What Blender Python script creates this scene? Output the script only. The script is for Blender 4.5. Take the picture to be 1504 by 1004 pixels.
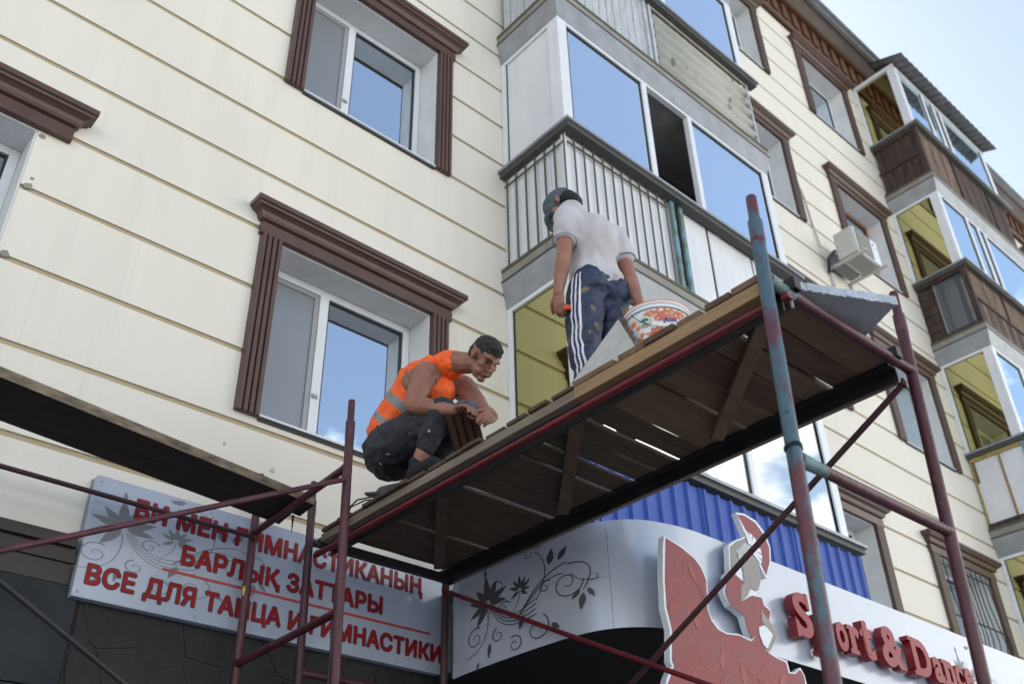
import bpy, bmesh, math, random
from mathutils import Vector, Matrix, noise
random.seed(7)
sc = bpy.context.scene
for o in list(bpy.data.objects): bpy.data.objects.remove(o)
col = sc.collection

# ------------------------------------------------------------------ camera
cam_d = bpy.data.cameras.new('camera'); cam = bpy.data.objects.new('camera', cam_d); col.objects.link(cam); sc.camera = cam
cam_d.sensor_width = 36.0; cam_d.sensor_fit = 'HORIZONTAL'
cam_d.lens = 1448.65 * 36.0 / 1504.0
cam_d.shift_x = -2.831 / 1504.0; cam_d.shift_y = 12.097 / 1504.0
cam_d.clip_start = 0.05; cam_d.clip_end = 3000
R_right = Vector((0.745218, -0.666414, -0.023297))
R_down = Vector((0.355074, 0.426149, -0.832058))
R_fwd = Vector((0.564423, 0.611792, 0.554200))
m = Matrix(((R_right.x, -R_down.x, -R_fwd.x), (R_right.y, -R_down.y, -R_fwd.y), (R_right.z, -R_down.z, -R_fwd.z)))
cam.matrix_world = m.to_4x4()
cam_d.dof.use_dof = True; cam_d.dof.focus_distance = 5.1; cam_d.dof.aperture_fstop = 2.4

# ------------------------------------------------------------------ world and sun (the sun stands behind the building)
SUN = Vector((0.40, 0.62, 0.68)).normalized()
sun_el = math.asin(SUN.z); sun_az = math.atan2(SUN.x, SUN.y)
w = bpy.data.worlds.new('World'); sc.world = w; w.use_nodes = True
nt = w.node_tree; nt.nodes.clear()
def N(nt, t, **k):
    n = nt.nodes.new(t)
    for a, b in k.items(): setattr(n, a, b)
    return n
sky = N(nt, 'ShaderNodeTexSky', sky_type='NISHITA'); sky.sun_disc = False; sky.sun_elevation = sun_el; sky.sun_rotation = sun_az
sky.air_density = 1.0; sky.dust_density = 1.0; sky.ozone_density = 1.5
tc = N(nt, 'ShaderNodeTexCoord')
mp = N(nt, 'ShaderNodeMapping'); mp.inputs['Scale'].default_value = (1.6, 1.6, 3.4)
nz = N(nt, 'ShaderNodeTexNoise'); nz.inputs['Scale'].default_value = 1.7; nz.inputs['Detail'].default_value = 7; nz.inputs['Roughness'].default_value = .55
sep = N(nt, 'ShaderNodeSeparateXYZ')
hgt = N(nt, 'ShaderNodeMapRange'); hgt.inputs['From Min'].default_value = .18; hgt.inputs['From Max'].default_value = .62; hgt.inputs['To Min'].default_value = .14; hgt.inputs['To Max'].default_value = -.22
add = N(nt, 'ShaderNodeMath', operation='ADD')
ramp = N(nt, 'ShaderNodeMapRange'); ramp.inputs['From Min'].default_value = .50; ramp.inputs['From Max'].default_value = .64
mix = N(nt, 'ShaderNodeMix', data_type='RGBA')
bg = N(nt, 'ShaderNodeBackground'); bg.inputs['Strength'].default_value = 0.11
out = N(nt, 'ShaderNodeOutputWorld')
L = nt.links.new
L(tc.outputs['Generated'], mp.inputs['Vector']); L(mp.outputs[0], nz.inputs['Vector']); L(tc.outputs['Generated'], sep.inputs[0])
L(sep.outputs['Z'], hgt.inputs['Value']); L(nz.outputs['Fac'], add.inputs[0]); L(hgt.outputs[0], add.inputs[1]); 
# a bank of cloud low in the south-east sky and a small one above it
acc = ramp.outputs[0]
def bank(d, w0, w1, gain):
    dt = N(nt, 'ShaderNodeVectorMath', operation='DOT_PRODUCT'); dt.inputs[1].default_value = Vector(d).normalized(); L(tc.outputs['Generated'], dt.inputs[0])
    r = N(nt, 'ShaderNodeMapRange'); r.inputs['From Min'].default_value = w0; r.inputs['From Max'].default_value = w1; r.inputs['To Max'].default_value = gain; L(dt.outputs['Value'], r.inputs['Value'])
    a = N(nt, 'ShaderNodeMath', operation='ADD'); L(r.outputs[0], a.inputs[0]); return a
b1 = bank((.77, -.47, .40), .90, .985, .215); b2 = bank((.36, -.56, .745), .985, .998, .10)
L(add.outputs[0], b1.inputs[1]); L(b1.outputs[0], b2.inputs[1]); L(b2.outputs[0], ramp.inputs['Value'])
veil = N(nt, 'ShaderNodeMath', operation='MAXIMUM'); veil.inputs[1].default_value = .06; L(ramp.outputs[0], veil.inputs[0])
L(veil.outputs[0], mix.inputs[0]); L(sky.outputs[0], mix.inputs[6]); mix.inputs[7].default_value = (12.5, 12.5, 11.6, 1)
L(mix.outputs[2], bg.inputs['Color']); L(bg.outputs[0], out.inputs['Surface'])
sl = bpy.data.lights.new('sun', 'SUN'); sl.energy = 4.8; sl.angle = math.radians(.53); sl.color = (1, .95, .87)
so = bpy.data.objects.new('sun', sl); col.objects.link(so); so.rotation_euler = (-SUN).to_track_quat('-Z', 'Y').to_euler(); so.location = SUN * 60
sc.view_settings.view_transform = 'Standard'; sc.view_settings.look = 'None'; sc.view_settings.gamma = 1; sc.view_settings.use_curve_mapping = False
sc.view_settings.exposure = 1.14

# ------------------------------------------------------------------ materials
def mat(name, c, rough=.6, metal=0, c2=None, scale=8, bump=0, bscale=60, stretch=(1, 1, 1), spots=None, spot_scale=30, spot_th=.68, detail=5, lo=.35, hi=.65, spec=.5, coat=0, streak=0):
    m = bpy.data.materials.new(name); m.use_nodes = True; nt = m.node_tree; b = nt.nodes['Principled BSDF']; L = nt.links.new
    b.inputs['Roughness'].default_value = rough; b.inputs['Metallic'].default_value = metal; b.inputs['Specular IOR Level'].default_value = spec
    if coat: b.inputs['Coat Weight'].default_value = coat; b.inputs['Coat Roughness'].default_value = .1
    tc = N(nt, 'ShaderNodeTexCoord'); mp = N(nt, 'ShaderNodeMapping'); mp.inputs['Scale'].default_value = stretch
    geo = N(nt, 'ShaderNodeNewGeometry'); L(geo.outputs['Position'], mp.inputs['Vector'])
    cur = None
    b.inputs['Base Color'].default_value = (*c, 1)
    if c2:
        n = N(nt, 'ShaderNodeTexNoise'); n.inputs['Scale'].default_value = scale; n.inputs['Detail'].default_value = detail; n.inputs['Roughness'].default_value = .6
        L(mp.outputs[0], n.inputs['Vector'])
        r = N(nt, 'ShaderNodeMapRange'); r.inputs['From Min'].default_value = lo; r.inputs['From Max'].default_value = hi; L(n.outputs['Fac'], r.inputs['Value'])
        x = N(nt, 'ShaderNodeMix', data_type='RGBA'); L(r.outputs[0], x.inputs[0]); x.inputs[6].default_value = (*c, 1); x.inputs[7].default_value = (*c2, 1)
        cur = x.outputs[2]
    if spots:
        for i, (sc_, th, colr) in enumerate(spots):
            n = N(nt, 'ShaderNodeTexNoise'); n.inputs['Scale'].default_value = sc_; n.inputs['Detail'].default_value = 3
            mp2 = N(nt, 'ShaderNodeMapping'); mp2.inputs['Location'].default_value = (3.1 * i + 1, 2.7 * i, 5); L(geo.outputs['Position'], mp2.inputs['Vector']); L(mp2.outputs[0], n.inputs['Vector'])
            r = N(nt, 'ShaderNodeMapRange'); r.inputs['From Min'].default_value = th; r.inputs['From Max'].default_value = th + .025; L(n.outputs['Fac'], r.inputs['Value'])
            x = N(nt, 'ShaderNodeMix', data_type='RGBA'); L(r.outputs[0], x.inputs[0])
            if cur: L(cur, x.inputs[6])
            else: x.inputs[6].default_value = (*c, 1)
            x.inputs[7].default_value = (*colr, 1); cur = x.outputs[2]
    if streak:      # rain-washed vertical streaks of dirt
        mp3 = N(nt, 'ShaderNodeMapping'); mp3.inputs['Scale'].default_value = (7, 7, .28); L(geo.outputs['Position'], mp3.inputs['Vector'])
        n = N(nt, 'ShaderNodeTexNoise'); n.inputs['Scale'].default_value = 1.6; n.inputs['Detail'].default_value = 6; n.inputs['Roughness'].default_value = .65; L(mp3.outputs[0], n.inputs['Vector'])
        r = N(nt, 'ShaderNodeMapRange'); r.inputs['From Min'].default_value = .52; r.inputs['From Max'].default_value = .80; r.inputs['To Max'].default_value = streak; L(n.outputs['Fac'], r.inputs['Value'])
        x = N(nt, 'ShaderNodeMix', data_type='RGBA'); L(r.outputs[0], x.inputs[0])
        if cur: L(cur, x.inputs[6])
        else: x.inputs[6].default_value = (*c, 1)
        x.inputs[7].default_value = (.30, .27, .22, 1); cur = x.outputs[2]
    if cur: L(cur, b.inputs['Base Color'])
    if bump:
        n = N(nt, 'ShaderNodeTexNoise'); n.inputs['Scale'].default_value = bscale; n.inputs['Detail'].default_value = 4; L(mp.outputs[0], n.inputs['Vector'])
        bp = N(nt, 'ShaderNodeBump'); bp.inputs['Strength'].default_value = bump; bp.inputs['Distance'].default_value = .01; L(n.outputs['Fac'], bp.inputs['Height']); L(bp.outputs[0], b.inputs['Normal'])
    return m
def glass(name, tint, refl, body, rough=.01, opaque=0.0, wave=.0):
    """pane: mirror-like reflection (refl, tint) over a see-through or opaque body"""
    m = bpy.data.materials.new(name); m.use_nodes = True; nt = m.node_tree; nt.nodes.clear(); L = nt.links.new
    g = N(nt, 'ShaderNodeBsdfGlossy'); g.inputs['Color'].default_value = (*tint, 1); g.inputs['Roughness'].default_value = rough
    t = N(nt, 'ShaderNodeBsdfTransparent'); t.inputs['Color'].default_value = (*body, 1)
    d = N(nt, 'ShaderNodeBsdfDiffuse'); d.inputs['Color'].default_value = (*body, 1)
    a = N(nt, 'ShaderNodeMixShader'); a.inputs[0].default_value = opaque; L(t.outputs[0], a.inputs[1]); L(d.outputs[0], a.inputs[2])
    fr = N(nt, 'ShaderNodeFresnel'); fr.inputs['IOR'].default_value = 1.5
    mm = N(nt, 'ShaderNodeMath', operation='ADD', use_clamp=True); mm.inputs[1].default_value = refl; L(fr.outputs[0], mm.inputs[0])
    s = N(nt, 'ShaderNodeMixShader'); L(mm.outputs[0], s.inputs[0]); L(a.outputs[0], s.inputs[1]); L(g.outputs[0], s.inputs[2])
    o = N(nt, 'ShaderNodeOutputMaterial'); L(s.outputs[0], o.inputs['Surface'])
    if wave:
        n = N(nt, 'ShaderNodeTexNoise'); n.inputs['Scale'].default_value = 1.3; n.inputs['Detail'].default_value = 1
        geo = N(nt, 'ShaderNodeNewGeometry'); L(geo.outputs['Position'], n.inputs['Vector'])
        bp = N(nt, 'ShaderNodeBump'); bp.inputs['Strength'].default_value = wave; bp.inputs['Distance'].default_value = .02; L(n.outputs['Fac'], bp.inputs['Height']); L(bp.outputs[0], g.inputs['Normal'])
    return m
M = {}
M['siding'] = mat('cream_siding', (.735, .695, .612), .55, c2=(.69, .652, .573), scale=1.0, stretch=(2.2, 2.2, .45), lo=.42, hi=.72, bump=.06, bscale=26, streak=.12, spots=[(90, .80, (.3, .27, .2))])
M['joint'] = mat('tan_joint', (.40, .325, .20), .7, c2=(.44, .36, .23), scale=6)
M['brown'] = mat('brown_moulding', (.075, .039, .028), .42, c2=(.092, .050, .036), scale=5, bump=.05, bscale=90)
M['brown_dk'] = mat('brown_frieze', (.085, .035, .018), .55, c2=(.12, .05, .025), scale=3)
M['brown_bd'] = mat('dark_brown_moulding', (.022, .015, .011), .45)
M['plaster'] = mat('white_reveal', (.66, .66, .66), .7, c2=(.58, .58, .57), scale=4)
M['pvc'] = mat('white_pvc', (.74, .76, .79), .28, c2=(.68, .70, .73), scale=3)
M['pvc_gray'] = mat('gray_sash', (.30, .31, .32), .4)
M['gasket'] = mat('dark_gasket', (.02, .025, .025), .5)
M['glass_dk'] = glass('dark_window_glass', (.8, .9, 1), .10, (.10, .11, .12), .01, .9)
M['net'] = glass('insect_screen', (.5, .54, .58), .06, (.50, .53, .57), .3, .45)
M['glass'] = glass('window_glass', (.80, .91, 1), .78, (.75, .78, .8), .008, 0, .05)
M['glass_bal'] = glass('balcony_glass', (.82, .92, 1), .86, (.55, .62, .68), .008, 0, .05)
M['glass_mirror'] = glass('mirror_glass', (.93, .93, .86), .82, (.1, .1, .1), .008, 1, .04)
M['glass_bronze'] = glass('bronze_glass', (.50, .475, .235), .86, (.03, .02, .01), .006, 1, .03)
M['glass_blue'] = glass('blue_mirror_glass', (.72, .84, .90), .80, (.03, .04, .05), .008, 1, .05)
M['curtain'] = mat('curtain', (.80, .82, .83), .9, c2=(.6, .62, .64), scale=22)
M['interior'] = mat('interior', (.35, .33, .30), .9)
M['concrete'] = mat('concrete', (.30, .28, .25), .85, c2=(.22, .20, .17), scale=4, bump=.3, bscale=30, spots=[(11, .66, (.33, .15, .05)), (40, .7, (.12, .1, .08))])
M['soffit'] = mat('soffit', (.42, .38, .34), .8, c2=(.34, .30, .27), scale=1.5, spots=[(5, .66, (.2, .16, .12))])
M['galv'] = mat('galvanised_trim', (.33, .345, .365), .42, .25, streak=.25, c2=(.25, .265, .28), scale=5)
M['galv_dk'] = mat('dark_metal_edge', (.07, .07, .065), .6)
M['panel_w'] = mat('white_panel', (.72, .73, .76), .4, c2=(.66, .67, .70), scale=2.5, streak=.15, spots=[(30, .74, (.5, .48, .42))])
M['board_old'] = mat('old_white_board', (.52, .55, .60), .6, c2=(.36, .37, .38), scale=3, stretch=(12, 12, 1.2), spots=[(22, .68, (.22, .17, .12))])
M['bar_green'] = mat('old_green_bar', (.055, .075, .055), .6, c2=(.10, .09, .05), scale=12)
M['teal'] = mat('worn_teal_paint', (.16, .32, .40), .6, c2=(.10, .13, .10), scale=8)
M['corr'] = mat('corrugated_plastic', (.42, .43, .40), .5, c2=(.34, .34, .30), scale=2, spots=[(7, .66, (.18, .17, .14))])
M['blue'] = mat('blue_cladding', (.032, .080, .36), .5, c2=(.045, .10, .39), scale=4, spec=.3, spots=[(26, .73, (.05, .08, .28))], bump=.03, bscale=12)
M['wood_wx'] = mat('weathered_wood', (.075, .042, .030), .85, c2=(.026, .018, .016), lo=.42, hi=.58, scale=3.0, stretch=(9, 9, .7), bump=.4, bscale=14)
M['wood_wx2'] = mat('weathered_wood_light', (.19, .125, .09), .85, c2=(.065, .042, .03), lo=.42, hi=.60, scale=3.5, stretch=(9, 9, .7), bump=.4, bscale=14)
M['foam'] = mat('mounting_foam', (.45, .36, .14), .9, c2=(.3, .22, .08), scale=20, bump=.8, bscale=40)
M['asb'] = mat('corrugated_roof', (.17, .18, .18), .8, c2=(.10, .10, .10), scale=5)
M['brick'] = mat('brick', (.20, .14, .10), .9, c2=(.14, .10, .08), scale=14, bump=.4)
M['mortar'] = mat('mortar', (.10, .09, .08), .95)
M['slab_tile'] = mat('facade_tile', (.030, .033, .037), .9, c2=(.018, .021, .024), scale=3, bump=.15, spots=[(3, .67, (.02, .02, .022))])
M['stone'] = mat('dark_stone', (.010, .0095, .010), .7, c2=(.018, .017, .0175), scale=5, bump=.7, bscale=22)
M['grout'] = mat('stone_joint', (.040, .038, .037), .9)
M['black'] = mat('black_metal', (.012, .012, .014), .55)
M['signw'] = mat('sign_panel', (.38, .42, .51), .22, c2=(.33, .37, .46), scale=1.5, spots=[(22, .76, (.30, .31, .31))], coat=.2)
M['alu'] = mat('composite_panel', (.46, .50, .59), .24, .12, c2=(.42, .46, .55), scale=2, coat=.08)
M['letter'] = mat('letter_red', (.29, .006, .010), .45, c2=(.20, .005, .008), scale=3, spec=.3)
M['letter_dk'] = mat('letter_outline', (.02, .018, .035), .4)
M['letter3d'] = mat('letter_face_pink', (.34, .060, .068), .5, c2=(.28, .045, .052), scale=5, spec=.3)
M['letter3s'] = mat('letter_side_red', (.22, .012, .018), .4)
M['orn'] = mat('floral_print', (.15, .16, .18), .4)
M['orn_dk'] = mat('floral_print_dark', (.06, .064, .075), .4)
M['fade'] = mat('faded_red_stripe', (.40, .05, .05), .4)
M['skirt'] = mat('dancer_red', (.30, .060, .062), .5, c2=(.25, .080, .090), scale=5, spots=[(10, .72, (.20, .06, .08))], spec=.25)
M['skirt2'] = mat('dancer_red_scroll', (.37, .095, .090), .5, spec=.25)
M['skin_print'] = mat('dancer_beige', (.21, .185, .175), .35, c2=(.17, .15, .145), scale=9)
M['edge_w'] = mat('sign_white_edge', (.70, .73, .78), .4)
def paint(name, a, b, rust, th1=.5, th2=.62, flakes=(.45, .42, .42)):
    return mat(name, a, .45, c2=b, scale=9, stretch=(1, 1, .5), lo=th1 - .04, hi=th1 + .04, spots=[(35, th2, rust), (90, .72, flakes)], bump=.25, bscale=70)
M['red'] = paint('maroon_scaffold_paint', (.058, .010, .014), (.085, .020, .030), (.055, .024, .02), th2=.66)
M['red_dk'] = paint('dark_scaffold_paint', (.035, .008, .011), (.055, .013, .018), (.03, .018, .016), th2=.66, flakes=(.2, .18, .18))
M['redbar'] = paint('bright_red_tube_paint', (.13, .008, .014), (.10, .008, .012), (.05, .015, .012), th2=.68, flakes=(.4, .3, .3))
M['bluepost'] = paint('teal_and_red_scaffold_paint', (.055, .115, .155), (.11, .03, .042), (.03, .05, .06), th1=.53, th2=.64, flakes=(.25, .38, .44))
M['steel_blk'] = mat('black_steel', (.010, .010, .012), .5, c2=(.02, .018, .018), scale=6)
def wood(name, a, b, stretch):
    return mat(name, a, .8, c2=b, scale=5, stretch=stretch, bump=.35, bscale=22, spots=[(9, .70, tuple(x * .55 for x in a)), (60, .75, (.32, .29, .25))])
M['plank'] = wood('plank_wood_grey', (.105, .068, .042), (.058, .038, .024), (.6, 7, 7))
M['plank_n'] = wood('plank_wood_new', (.20, .12, .065), (.13, .078, .042), (.6, 7, 7))
M['plank_b'] = wood('plank_wood_brown', (.13, .073, .042), (.08, .045, .026), (.6, 7, 7))
M['ply'] = wood('plywood', (.19, .12, .065), (.13, .08, .042), (.8, 3, 3))
M['beam_g'] = wood('beam_wood_grey', (.26, .21, .155), (.17, .135, .10), (7, .6, 7))
M['beam_n'] = wood('beam_wood_new', (.36, .23, .125), (.27, .165, .085), (7, .6, 7))
M['deckl'] = mat('old_deck_wood', (.034, .020, .013), .85, c2=(.015, .009, .007), scale=5, stretch=(.6, 7, 7), bump=.35, bscale=22)
M['deckl2'] = wood('old_deck_edge', (.24, .19, .135), (.09, .065, .045), (2, 7, 7))
M['polystyrene'] = mat('grey_foam_board', (.42, .43, .45), .85, c2=(.33, .34, .36), scale=8, bump=.5, bscale=50)
M['polyedge'] = mat('foam_board_edge', (.50, .56, .64), .85, c2=(.36, .40, .46), scale=12, bump=.8, bscale=60)
M['foam_w'] = mat('white_foam', (.52, .51, .49), .8, c2=(.45, .43, .40), scale=14, bump=.4, bscale=70)
M['skin'] = mat('skin', (.33, .155, .105), .48, c2=(.25, .105, .07), scale=14, bump=.22, bscale=160, spots=[(70, .77, (.40, .36, .33))])
M['skin2'] = mat('skin_forearm', (.36, .205, .155), .5, c2=(.30, .165, .12), scale=9, bump=.08, bscale=120)
M['hair'] = mat('short_dark_hair', (.022, .020, .020), .75, c2=(.13, .128, .13), scale=90, bump=1.0, bscale=220, lo=.5, hi=.8)
M['hair_b'] = mat('black_hair', (.012, .011, .012), .7, bump=.8, bscale=180)
M['lips'] = mat('lips', (.30, .13, .11), .5)
M['eye'] = mat('eye', (.02, .015, .012), .2)
M['vest'] = mat('hi_vis_orange', (1.0, .155, .022), .6, c2=(.95, .125, .016), scale=7, bump=.25, bscale=18)
M['reflect'] = mat('grey_reflective_band', (.20, .20, .195), .45, c2=(.27, .27, .26), scale=14)
M['trou'] = mat('dark_trousers', (.020, .021, .027), .8, c2=(.032, .034, .043), scale=6, bump=.5, bscale=22, spots=[(22, .69, (.42, .42, .44)), (75, .74, (.35, .35, .36))])
M['knee'] = mat('grey_knee_cloth', (.11, .115, .13), .8, c2=(.085, .09, .10), scale=8, bump=.5, bscale=25)
M['shirt'] = mat('white_shirt', (.52, .51, .54), .8, c2=(.40, .36, .34), scale=4.5, bump=.5, bscale=11, lo=.42, hi=.75)
M['track'] = mat('navy_track_trousers', (.014, .024, .062), .6, c2=(.020, .034, .082), scale=5, bump=.6, bscale=15, spots=[(8, .645, (.15, .12, .075)), (60, .735, (.40, .37, .31))])
M['stripe'] = mat('white_stripe', (.66, .67, .74), .7)
M['trim'] = mat('blue_sleeve_trim', (.22, .24, .36), .8)
M['cap'] = mat('grey_blue_cap', (.060, .085, .105), .75, c2=(.085, .11, .13), scale=10, bump=.3, spots=[(40, .74, (.4, .42, .43))])
M['sock'] = mat('dark_sock', (.012, .013, .016), .9)
M['shoe'] = mat('shoe', (.03, .03, .034), .6, c2=(.06, .06, .065), scale=12)
M['orange'] = mat('orange_plastic', (.85, .09, .01), .35)
M['bucket'] = mat('white_bucket_plastic', (.74, .75, .78), .35)
M['bk_red'] = mat('bucket_print_red', (.55, .13, .075), .4, c2=(.66, .24, .10), scale=30)
M['bk_or'] = mat('bucket_print_orange', (.75, .22, .03), .4)
M['bk_gray'] = mat('bucket_rib_grey', (.33, .35, .36), .4)
M['bk_blue'] = mat('bucket_print_blue', (.04, .06, .30), .4)
M['bk_green'] = mat('bucket_print_green', (.03, .18, .12), .4)
M['bk_yel'] = mat('bucket_print_yellow', (.55, .46, .08), .4)
M['wire'] = mat('black_wire', (.012, .012, .014), .5)
M['acw'] = mat('ac_casing', (.55, .54, .50), .45, c2=(.50, .49, .45), scale=6)
M['acg'] = mat('ac_grille', (.19, .195, .20), .5)
M['acfront'] = mat('ac_front_white', (.70, .73, .79), .35)
M['asphalt'] = mat('paving', (.40, .395, .385), .9, c2=(.33, .325, .315), scale=.7)
M['wood_fr'] = mat('brown_wood_frame', (.24, .09, .035), .5)

# ------------------------------------------------------------------ mesh helpers
class MB:
    def __init__(s): s.v = []; s.f = []; s.mi = []; s.mats = []; s.sm = []
    def mid(s, m):
        if m is None: m = s.mats[0] if s.mats else None
        if m not in s.mats: s.mats.append(m)
        return s.mats.index(m)
    def raw(s, vs, fs, m=None, smooth=False):
        k = len(s.v); s.v += [tuple(v) for v in vs]
        i = s.mid(m)
        for f in fs: s.f.append([k + a for a in f]); s.mi.append(i); s.sm.append(smooth)
        return s
    def box(s, x0, x1, y0, y1, z0, z1, m=None):
        vs = [(x0, y0, z0), (x1, y0, z0), (x1, y1, z0), (x0, y1, z0), (x0, y0, z1), (x1, y0, z1), (x1, y1, z1), (x0, y1, z1)]
        return s.raw(vs, [(0, 3, 2, 1), (4, 5, 6, 7), (0, 1, 5, 4), (1, 2, 6, 5), (2, 3, 7, 6), (3, 0, 4, 7)], m)
    def hexa(s, vs, m=None):
        return s.raw(vs, [(0, 3, 2, 1), (4, 5, 6, 7), (0, 1, 5, 4), (1, 2, 6, 5), (2, 3, 7, 6), (3, 0, 4, 7)], m)
    def tube(s, pts, r, n=14, m=None, cap=True):
        pts = [Vector(p) for p in pts]; rs = r if isinstance(r, (list, tuple)) else [r] * len(pts)
        rings = []; up = None
        for i, p in enumerate(pts):
            t = (pts[min(i + 1, len(pts) - 1)] - pts[max(i - 1, 0)]).normalized()
            if up is None: up = Vector((0, 0, 1)) if abs(t.z) < .9 else Vector((1, 0, 0))
            a = t.cross(up).normalized(); b = a.cross(t).normalized(); up = b
            rings.append([p + (a * math.cos(2 * math.pi * k / n) + b * math.sin(2 * math.pi * k / n)) * rs[i] for k in range(n)])
        vs = [v for rg in rings for v in rg]; fs = []
        for i in range(len(pts) - 1):
            for k in range(n):
                fs.append((i * n + k, i * n + (k + 1) % n, (i + 1) * n + (k + 1) % n, (i + 1) * n + k))
        s.raw(vs, fs, m, True)
        if cap:
            s.raw(rings[0], [tuple(range(n - 1, -1, -1))], m); s.raw(rings[-1], [tuple(range(n))], m)
        return s
    def bar(s, p, q, wd, th, up=(0, 0, 1), m=None):
        p = Vector(p); q = Vector(q); t = (q - p).normalized(); a = t.cross(Vector(up)).normalized(); b = a.cross(t).normalized()
        a *= wd / 2; b *= th / 2
        return s.hexa([p - a - b, p + a - b, p + a + b, p - a + b, q - a - b, q + a - b, q + a + b, q - a + b], m)
    def prism(s, poly, f0, f1, m=None, mside=None):
        """poly in 2d, f0/f1 map (u,v)->3d for front and back"""
        from mathutils.geometry import tessellate_polygon
        tris = tessellate_polygon([[Vector((a, b, 0)) for a, b in poly]])
        n = len(poly); vs = [f0(*p) for p in poly]; s.raw(vs, [tuple(t) for t in tris], m)
        s.raw([f1(*p) for p in poly], [tuple(reversed(t)) for t in tris], m)
        s.raw([f0(*p) for p in poly] + [f1(*p) for p in poly], [(i, n + i, n + (i + 1) % n, (i + 1) % n) for i in range(n)], mside or m)
        return s
    def build(s, name, m=None, parent=None, bevel=0, recalc=True):
        me = bpy.data.meshes.new(name); me.from_pydata(s.v, [], s.f)
        mats = [x for x in s.mats if x is not None] or [m]
        if s.mats and s.mats[0] is None: mats = [m] + [x for x in s.mats[1:]]
        for x in mats: me.materials.append(x)
        me.polygons.foreach_set('material_index', s.mi); me.polygons.foreach_set('use_smooth', s.sm)
        if recalc:
            bm = bmesh.new(); bm.from_mesh(me); bmesh.ops.recalc_face_normals(bm, faces=bm.faces); bm.to_mesh(me); bm.free()
        me.update()
        o = bpy.data.objects.new(name, me); col.objects.link(o)
        if parent is not None: o.parent = parent
        if bevel:
            b = o.modifiers.new('bevel', 'BEVEL'); b.width = bevel; b.segments = 2; b.limit_method = 'ANGLE'; b.angle_limit = math.radians(40)
        return o
def tag(o, label, cat, group=None):
    o['label'] = label; o['category'] = cat
    if group: o['group'] = group
    return o
def struct(o): o['kind'] = 'structure'; return o
def empty(name, loc=(0, 0, 0), label=None, cat=None, group=None):
    o = bpy.data.objects.new(name, None); col.objects.link(o); o.location = loc; o.empty_display_size = .2
    if label: tag(o, label, cat, group)
    return o
def inst(name, mesh, parent, loc=(0, 0, 0), rot=(0, 0, 0)):
    o = bpy.data.objects.new(name, mesh); col.objects.link(o); o.parent = parent; o.location = loc; o.rotation_euler = rot
    return o
def B(name, m, parent, *boxes, bevel=0):
    mb = MB()
    for b in boxes: mb.box(*b)
    return mb.build(name, m, parent, bevel)
# ------------------------------------------------------------------ ground
YW = 4.73                       # face of the cream wall
g = B('ground', M['asphalt'], None, (-400, 400, -400, 400, -1.75, -1.60)); struct(g)

# ------------------------------------------------------------------ apartment building
bld = empty('apartment_building', (6, YW, -1.6), 'cream panelled five storey apartment block with brown window surrounds and balconies', 'building')
BL = bpy.data.objects.new('tmp', None)
def P(o):  # parent to the building keeping world coordinates
    o.parent = bld; o.matrix_parent_inverse = Matrix.Translation(-bld.location); return o
def BP(name, m, *boxes, bevel=0): return P(B(name, m, None, *boxes, bevel=bevel))
XL, XR = -6.0, 26.0
ZB, ZT = 1.92, 13.40
rows = [(2.925, 4.238, 4.467), (5.71, 7.12, 7.376), (8.60, 10.02, 10.262), (11.50, 12.93, 13.177)]
cxs = [-2.8, .09, 2.911, 8.93, 11.53, 17.0, 19.9, 22.8]
OW = 1.244
opens = [(c - OW / 2, c + OW / 2, r[0] + .0, r[1]) for c in cxs for r in rows]
def strip(mb, x0, x1, z0, z1, y0, y1):
    """wall piece x0..x1 x z0..z1 with the window openings left out"""
    xs = sorted({x0, x1} | {a for o in opens for a in (o[0], o[1]) if x0 < a < x1})
    for a, b in zip(xs[:-1], xs[1:]):
        seg = [(z0, z1)]
        for o in opens:
            if o[0] <= a + 1e-4 and o[1] >= b - 1e-4:
                ns = []
                for s0, s1 in seg:
                    if o[3] <= s0 or o[2] >= s1: ns.append((s0, s1)); continue
                    if o[2] > s0 + 1e-4: ns.append((s0, o[2]))
                    if o[3] < s1 - 1e-4: ns.append((o[3], s1))
                seg = ns
        for s0, s1 in seg: mb.box(a, b, y0, y1, s0, s1)
mb = MB(); strip(mb, XL, XR, -1.6, 14.05, YW + .0105, YW + .24)
P(mb.build('wall', M['joint']))
gz = [2.37 + .4805 * k for k in range(-1, 24)]
gz = [z for z in gz if z < ZT - .05]
edges = [ZB] + [z for z in gz if z > ZB + .1] + [ZT]
random.seed(3)
for i, (a, b) in enumerate(zip(edges[:-1], edges[1:])):
    off = random.uniform(0, 2.0)
    xs = [XL] + [XL + off + 3.1 * k for k in range(1, 10) if XL + off + 3.1 * k < XR - 1] + [XR]
    for x0, x1 in zip(xs[:-1], xs[1:]):
        class Rec:
            def __init__(s): s.b = []
            def box(s, *a): s.b.append(a)
        rc = Rec(); strip(rc, x0 + .0003, x1 - .0003, a + (.017 if a > ZB + .01 else 0), b - .017, YW - .0008, YW + .0095)
        left = rc.b[:]
        while left:                       # one board per connected piece
            grp = [left.pop(0)]; ch = True
            while ch:
                ch = False
                for q in left[:]:
                    if any((abs(q[0] - g_[1]) < 1e-5 or abs(q[1] - g_[0]) < 1e-5) and q[4] < g_[5] - 1e-5 and g_[4] < q[5] - 1e-5 for g_ in grp): grp.append(q); left.remove(q); ch = True
            BP('siding_panel', M['siding'], *grp)
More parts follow.
